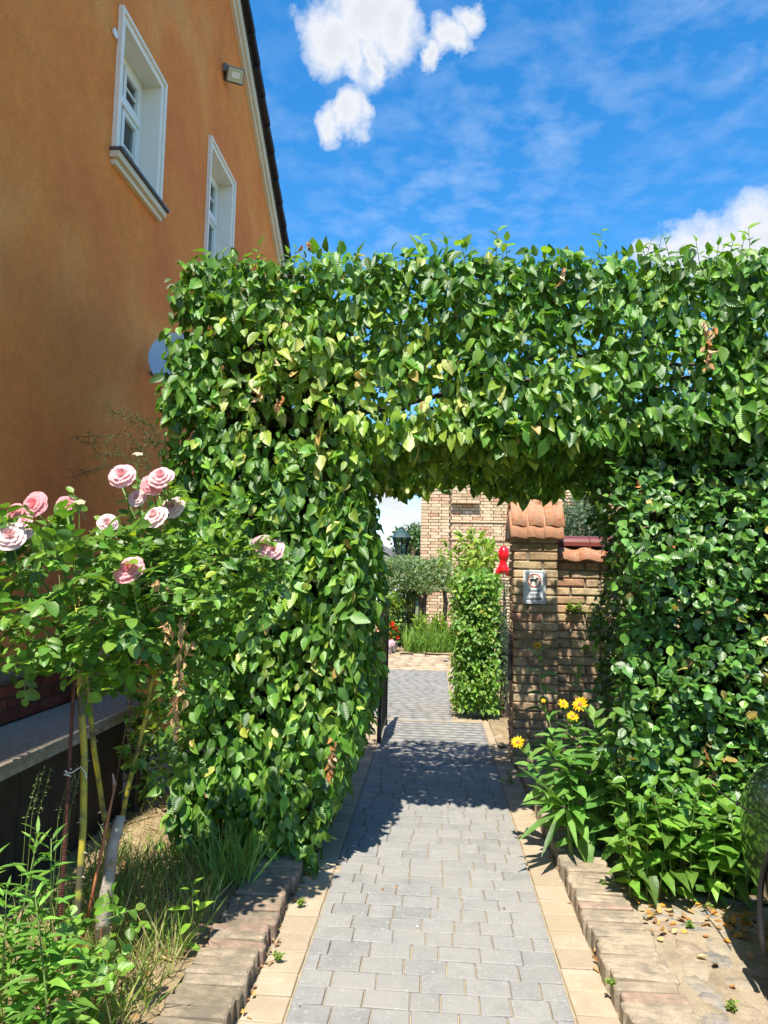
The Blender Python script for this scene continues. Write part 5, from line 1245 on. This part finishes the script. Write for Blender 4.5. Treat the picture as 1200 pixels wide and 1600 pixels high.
ox('shaded ox-eye plant between brick pillar and flowering ones', (870, 1280), (880, 1110), 5.2, 20, .12)
# strap leaves over the edging
sp = thing('strap_leaf_plant', 'plant with long drooping strap leaves hanging over the brick edging', 'plant', atZ(905, 1300, .08))
c = at(885, 1262, 4.25); var = leaf_variants('leaf', 'lance', M['herb'], OX, [1, 1, 1], 6, .13)
for (x, y) in ((815, 1315), (850, 1330), (822, 1255), (812, 1205), (830, 1228), (865, 1300), (900, 1330)):
    e = at(x, y, 4.05); pts = [c, c.lerp(e, .5)+Vector((0, 0, .05)), e]; L = (e-c).length; d = (e-c)
    place_leaf('leaf', var, c, d+Vector((0, 0, .06)), Vector((0, -.3, 1)), L*1.05, sp)
MB().tube([Vector((c.x+.03, c.y, .06)), c], [.012, .009], 6).build('stem', M['green_stem'], sp)
# mass of broad-leaved plants in front of the beech post
BL = [(.10, .22, .03), (.14, .3, .04), (.19, .37, .055)]
k = 0
for row, (yy, tops) in enumerate(((3.72, 1260), (3.9, 1215), (4.02, 1190))):
    for j in range(9):
        xp = 985+j*23+row*8+random.uniform(-5, 5); topy = tops+random.uniform(-35, 30)+(30 if j > 7 else 0)
        b = at(xp, 1370, yy); b.z = .06; tp = at(xp+random.uniform(-18, 12), topy, yy-.03)
        stalk_plant('balsam_plant', 'broad-leaved green plant, %s from the brick edging, %s of the clump below the beech' % (('first', 'second', 'third', 'fourth', 'fifth', 'sixth', 'seventh', 'eighth', 'ninth')[j], ('front row', 'middle row', 'back row')[row]), b, tp, 17, .1, .5, 'heart', BL, M['herb'], 'plant', ('front row of the broad-leaved clump', 'middle row of the broad-leaved clump', 'back row of the broad-leaved clump')[row], .0035, droop=.8)
q = at(1190, 1150, 3.9); blob_bush('shrub', 'bright lime fine-leaved shrub behind the bonnet of the black car', (q.x+.12, 4.0, .72), (.25, .18, .42), 800, .04, G_YEL, [1, 1, .4], M['herb'], 'shrub', .4, 'lance')

blob_bush('shrub', 'low leafy growth filling the corner between the box and the hedge', (-1.95, 4.75, .45), (.28, .25, .42), 700, .045, G_DARK+G_YEL, [1, 1.5, 1, .4, .6, .5], M['herb'], 'shrub')
# small weeds in joints
for x, y, lab in ((940, 1385, 'low weed rooted between edging and cobbles under the broad-leaved clump'), (1035, 1390, 'small green weed tuft on the cobbles nearest the clump'), (1105, 1420, 'tiny weed tuft at the edge of the car shadow'), (1080, 1450, 'flat weed patch among the middle cobbles'), (1165, 1445, 'weed tuft inside the car shadow'),
                  (955, 1540, 'single bright weed in the joint of the right edging'), (470, 1415, 'small weed at the left edging just below the hedge'), (433, 1500, 'bright weed halfway along the left edging joint'), (800, 1225, 'leafy weed at the path border near the brick pillar'), (1145, 1580, 'small weed among the nearest cobbles')):
    p = atZ(x, y, .06 if x > 900 else .01); tuft('joint_weed', lab, p, (.035, .035, .045) if x != 800 else (.1, .08, .12), 26, .018 if x != 800 else .03, [(.14, .25, .04), (.25, .33, .07)], M['herb'], 'ovate', .5, 'weed')
# litter
def litter(name, label, spots, L, cols, mat, z):
    n = len(spots); P = np.array([[s[0], s[1], z+random.uniform(.002, .012)] for s in spots]); T = rng.normal(0, 1, (n, 3)); T[:, 2] *= .12; Nn = rng.normal(0, .25, (n, 3)); Nn[:, 2] = 1
    V = leaf_arrays('ovate', P, T, Nn, L*rng.uniform(.5, 1.3, n), L*.5*rng.uniform(.5, 1.3, n), rng.uniform(-.3, .9, n), rng.uniform(-.6, .3, n), .05)
    tag(link(name, leaf_mesh(name, 'ovate', V, pick(cols, [1]*len(cols), n), mat)), label, 'litter', kind='stuff')
DRY = [(.45, .2, .06), (.5, .3, .1), (.35, .2, .1), (.55, .4, .2)]
sp_ = [(-.705+random.gauss(0, .018), random.uniform(2.3, 4.0)) for _ in range(110)]+[(.72+random.gauss(0, .012), random.uniform(2.4, 5.6)) for _ in range(50)]+[(random.uniform(-.5, .5), random.uniform(2.6, 7)) for _ in range(8)]
litter('fallen_leaves', 'small dry brown leaves caught along the path borders', sp_, .03, DRY, M['dry'], 0)
sp_ = [(random.uniform(1.0, 1.9), 3.55+random.gauss(0, .1)) for _ in range(130)]+[(random.uniform(1, 1.9), random.uniform(2.3, 3.6)) for _ in range(22)]
litter('fallen_leaves', 'orange and brown dry leaves on the cobbles beneath the clump', sp_, .05, DRY+[(.8, .35, .05)], M['dry'], .06)
sp_ = [(random.uniform(-1.8, -1), random.uniform(2.2, 4)) for _ in range(160)]
litter('fallen_leaves', 'dry brown leaves scattered in the grass of the left bed', sp_, .05, DRY, M['dry'], .06)
sp_ = [(atZ(x, y, 0).x, atZ(x, y, 0).y) for x, y in ((468, 1572), (872, 1378), (893, 1412), (690, 1186), (650, 1450))]
litter('fallen_petals', 'few white petals lying on the paving', sp_, .022, [(.75, .72, .68)], M['petal'], .0)

# ================================================================== CAR
car = thing('car', 'glossy black parked car at the edge of the cobbled driveway', 'car', (2.15, 1.6, 0))
X0, X1, YF = 1.25, 2.97, 3.48
secs = []  # (y, half width, z low, z top, shoulder z)
for y, hw, zl, zt_, in ((3.50, .50, .34, .52), (3.47, .62, .27, .66), (3.38, .74, .23, .80), (3.22, .815, .21, .88), (3.0, .85, .2, .93), (2.6, .86, .2, .97), (2.15, .86, .2, 1.0), (1.9, .86, .2, 1.03), (1.0, .86, .2, 1.02), (0, .86, .2, 1.02), (-.6, .84, .22, 1.0), (-.85, .76, .3, .85)):
    ring = []; n = 20
    for k in range(n):
        a = 2*math.pi*k/n; ca, sa = math.cos(a), math.sin(a); e = .42
        xx = hw*math.copysign(abs(ca)**e, ca); zz = (zl+zt_)/2+(zt_-zl)/2*math.copysign(abs(sa)**.55, sa)
        xx *= 1-.05*max(0, (zz-.75)/.3)
        ring.append((2.11+xx, y, zz+.06))
    secs.append(ring)
vs = [p for r_ in secs for p in r_]; n = 20
fs = [(i*n+k, i*n+(k+1) % n, (i+1)*n+(k+1) % n, (i+1)*n+k) for i in range(len(secs)-1) for k in range(n)]+[tuple(range(n)), tuple(range(len(vs)-1, len(vs)-n-1, -1))]
body = MB().add(vs, fs).build('body', M['car'], car, smooth=True)
sub = body.modifiers.new('s', 'SUBSURF'); sub.levels = 2; sub.render_levels = 2
dg = bpy.context.evaluated_depsgraph_get(); dg.update(); body.data = bpy.data.meshes.new_from_object(body.evaluated_get(dg)); body.modifiers.clear()
cut = []
for y in (2.55, .0):
    for xa_ in (1.1, 2.75):
        cut.append(MB().tube([(xa_, y, .38), (xa_+.36, y, .38)], .375, 32).build('cut', M['plastic']))
boolean_cut(body, cut)
for p_ in body.data.polygons: p_.use_smooth = True
for y in (2.55, .0):
    for x, s in ((1.27, -1), (2.95, 1)):
        c = (x-s*.1, y, .375)
        wm = Mx(c, 0, math.pi/2)
        prof = [(.2, -.095), (.29, -.105), (.318, -.085), (.325, -.05), (.325, .05), (.318, .085), (.29, .105), (.2, .095), (.2, -.095)]
        w = link('wheel', MB().lathe([(.001, -.02), (.1, -.03), (.1, .03), (.001, .02)], (0, 0, 0), 16).mesh('wheel', M['gunmetal']), car, wm)
        MB().lathe(prof, (0, 0, 0), 36).build('tyre', M['tyre'], w, smooth=True, mw=wm)
        MB().lathe([(.2, -.09), (.19, -.07), (.185, 0), (.19, .07), (.2, .09)], (0, 0, 0), 32).build('rim', M['rim'], w, smooth=True, mw=wm)
        for k in range(5):
            an = 2*math.pi*k/5; MB().tube([(.03*math.cos(an), .03*math.sin(an), s*.06), (.19*math.cos(an), .19*math.sin(an), s*.075)], [.03, .02], 6).build('spoke', M['rim'], w, mw=wm)
    # lip round the arch
    for x in (1.262,):
        pts_ = [(x-.004, y+.385*math.cos(rad(a)), .38+.385*math.sin(rad(a))) for a in range(-22, 203, 9)]
        MB().tube(pts_, .012, 6).build('arch_lip', M['plastic'], car, smooth=True)
MB().add([(1.42, 1.9, 1.05), (2.8, 1.9, 1.05), (2.68, 1.15, 1.5), (1.54, 1.15, 1.5), (1.52, -.3, 1.5), (2.7, -.3, 1.5), (1.4, -.8, 1.02), (2.82, -.8, 1.02)],
         [(3, 2, 5, 4), ]).build('roof', M['car'], car)
MB().add([(1.37, 1.95, 1.05), (2.85, 1.95, 1.05), (2.68, 1.15, 1.499), (1.54, 1.15, 1.499)], [(0, 1, 2, 3)]).build('windscreen', M['glass'], car)
MB().add([(1.35, 1.95, 1.05), (1.535, 1.15, 1.499), (1.515, -.3, 1.499), (1.36, -.8, 1.03)], [(0, 1, 2, 3)]).build('side_window', M['glass'], car)
MB().add([(2.87, 1.95, 1.05), (2.685, 1.15, 1.499), (2.705, -.3, 1.499), (2.86, -.8, 1.03)], [(0, 1, 2, 3)]).build('side_window', M['glass'], car)
MB().add([(1.38, -.82, 1.03), (2.84, -.82, 1.03), (2.7, -.3, 1.499), (1.52, -.3, 1.499)], [(0, 1, 2, 3)]).build('rear_window', M['glass'], car)
for x in (1.6, 2.62): MB().lathe([(.001, .05), (.07, .045), (.1, .02), (.11, 0), (.001, 0)], (0, 0, 0), 16).build('headlight', M['lens'], car, smooth=True, mw=Mx((x, 3.42, .66), 0, 0, -math.pi/2))
MB().box(1.9, 2.32, 3.50, 3.515, .42, .52).build('number_plate', M['white'], car)
MB().tube([(1.285, 3.42, .70), (1.262, 3.2, .72), (1.25, 2.95, .74)], .004, 5).build('bumper_seam', M['plastic'], car)
S.cycles.use_denoising = True
S.cycles.max_bounces = 6; S.cycles.diffuse_bounces = 3; S.cycles.transmission_bounces = 4; S.cycles.transparent_max_bounces = 6
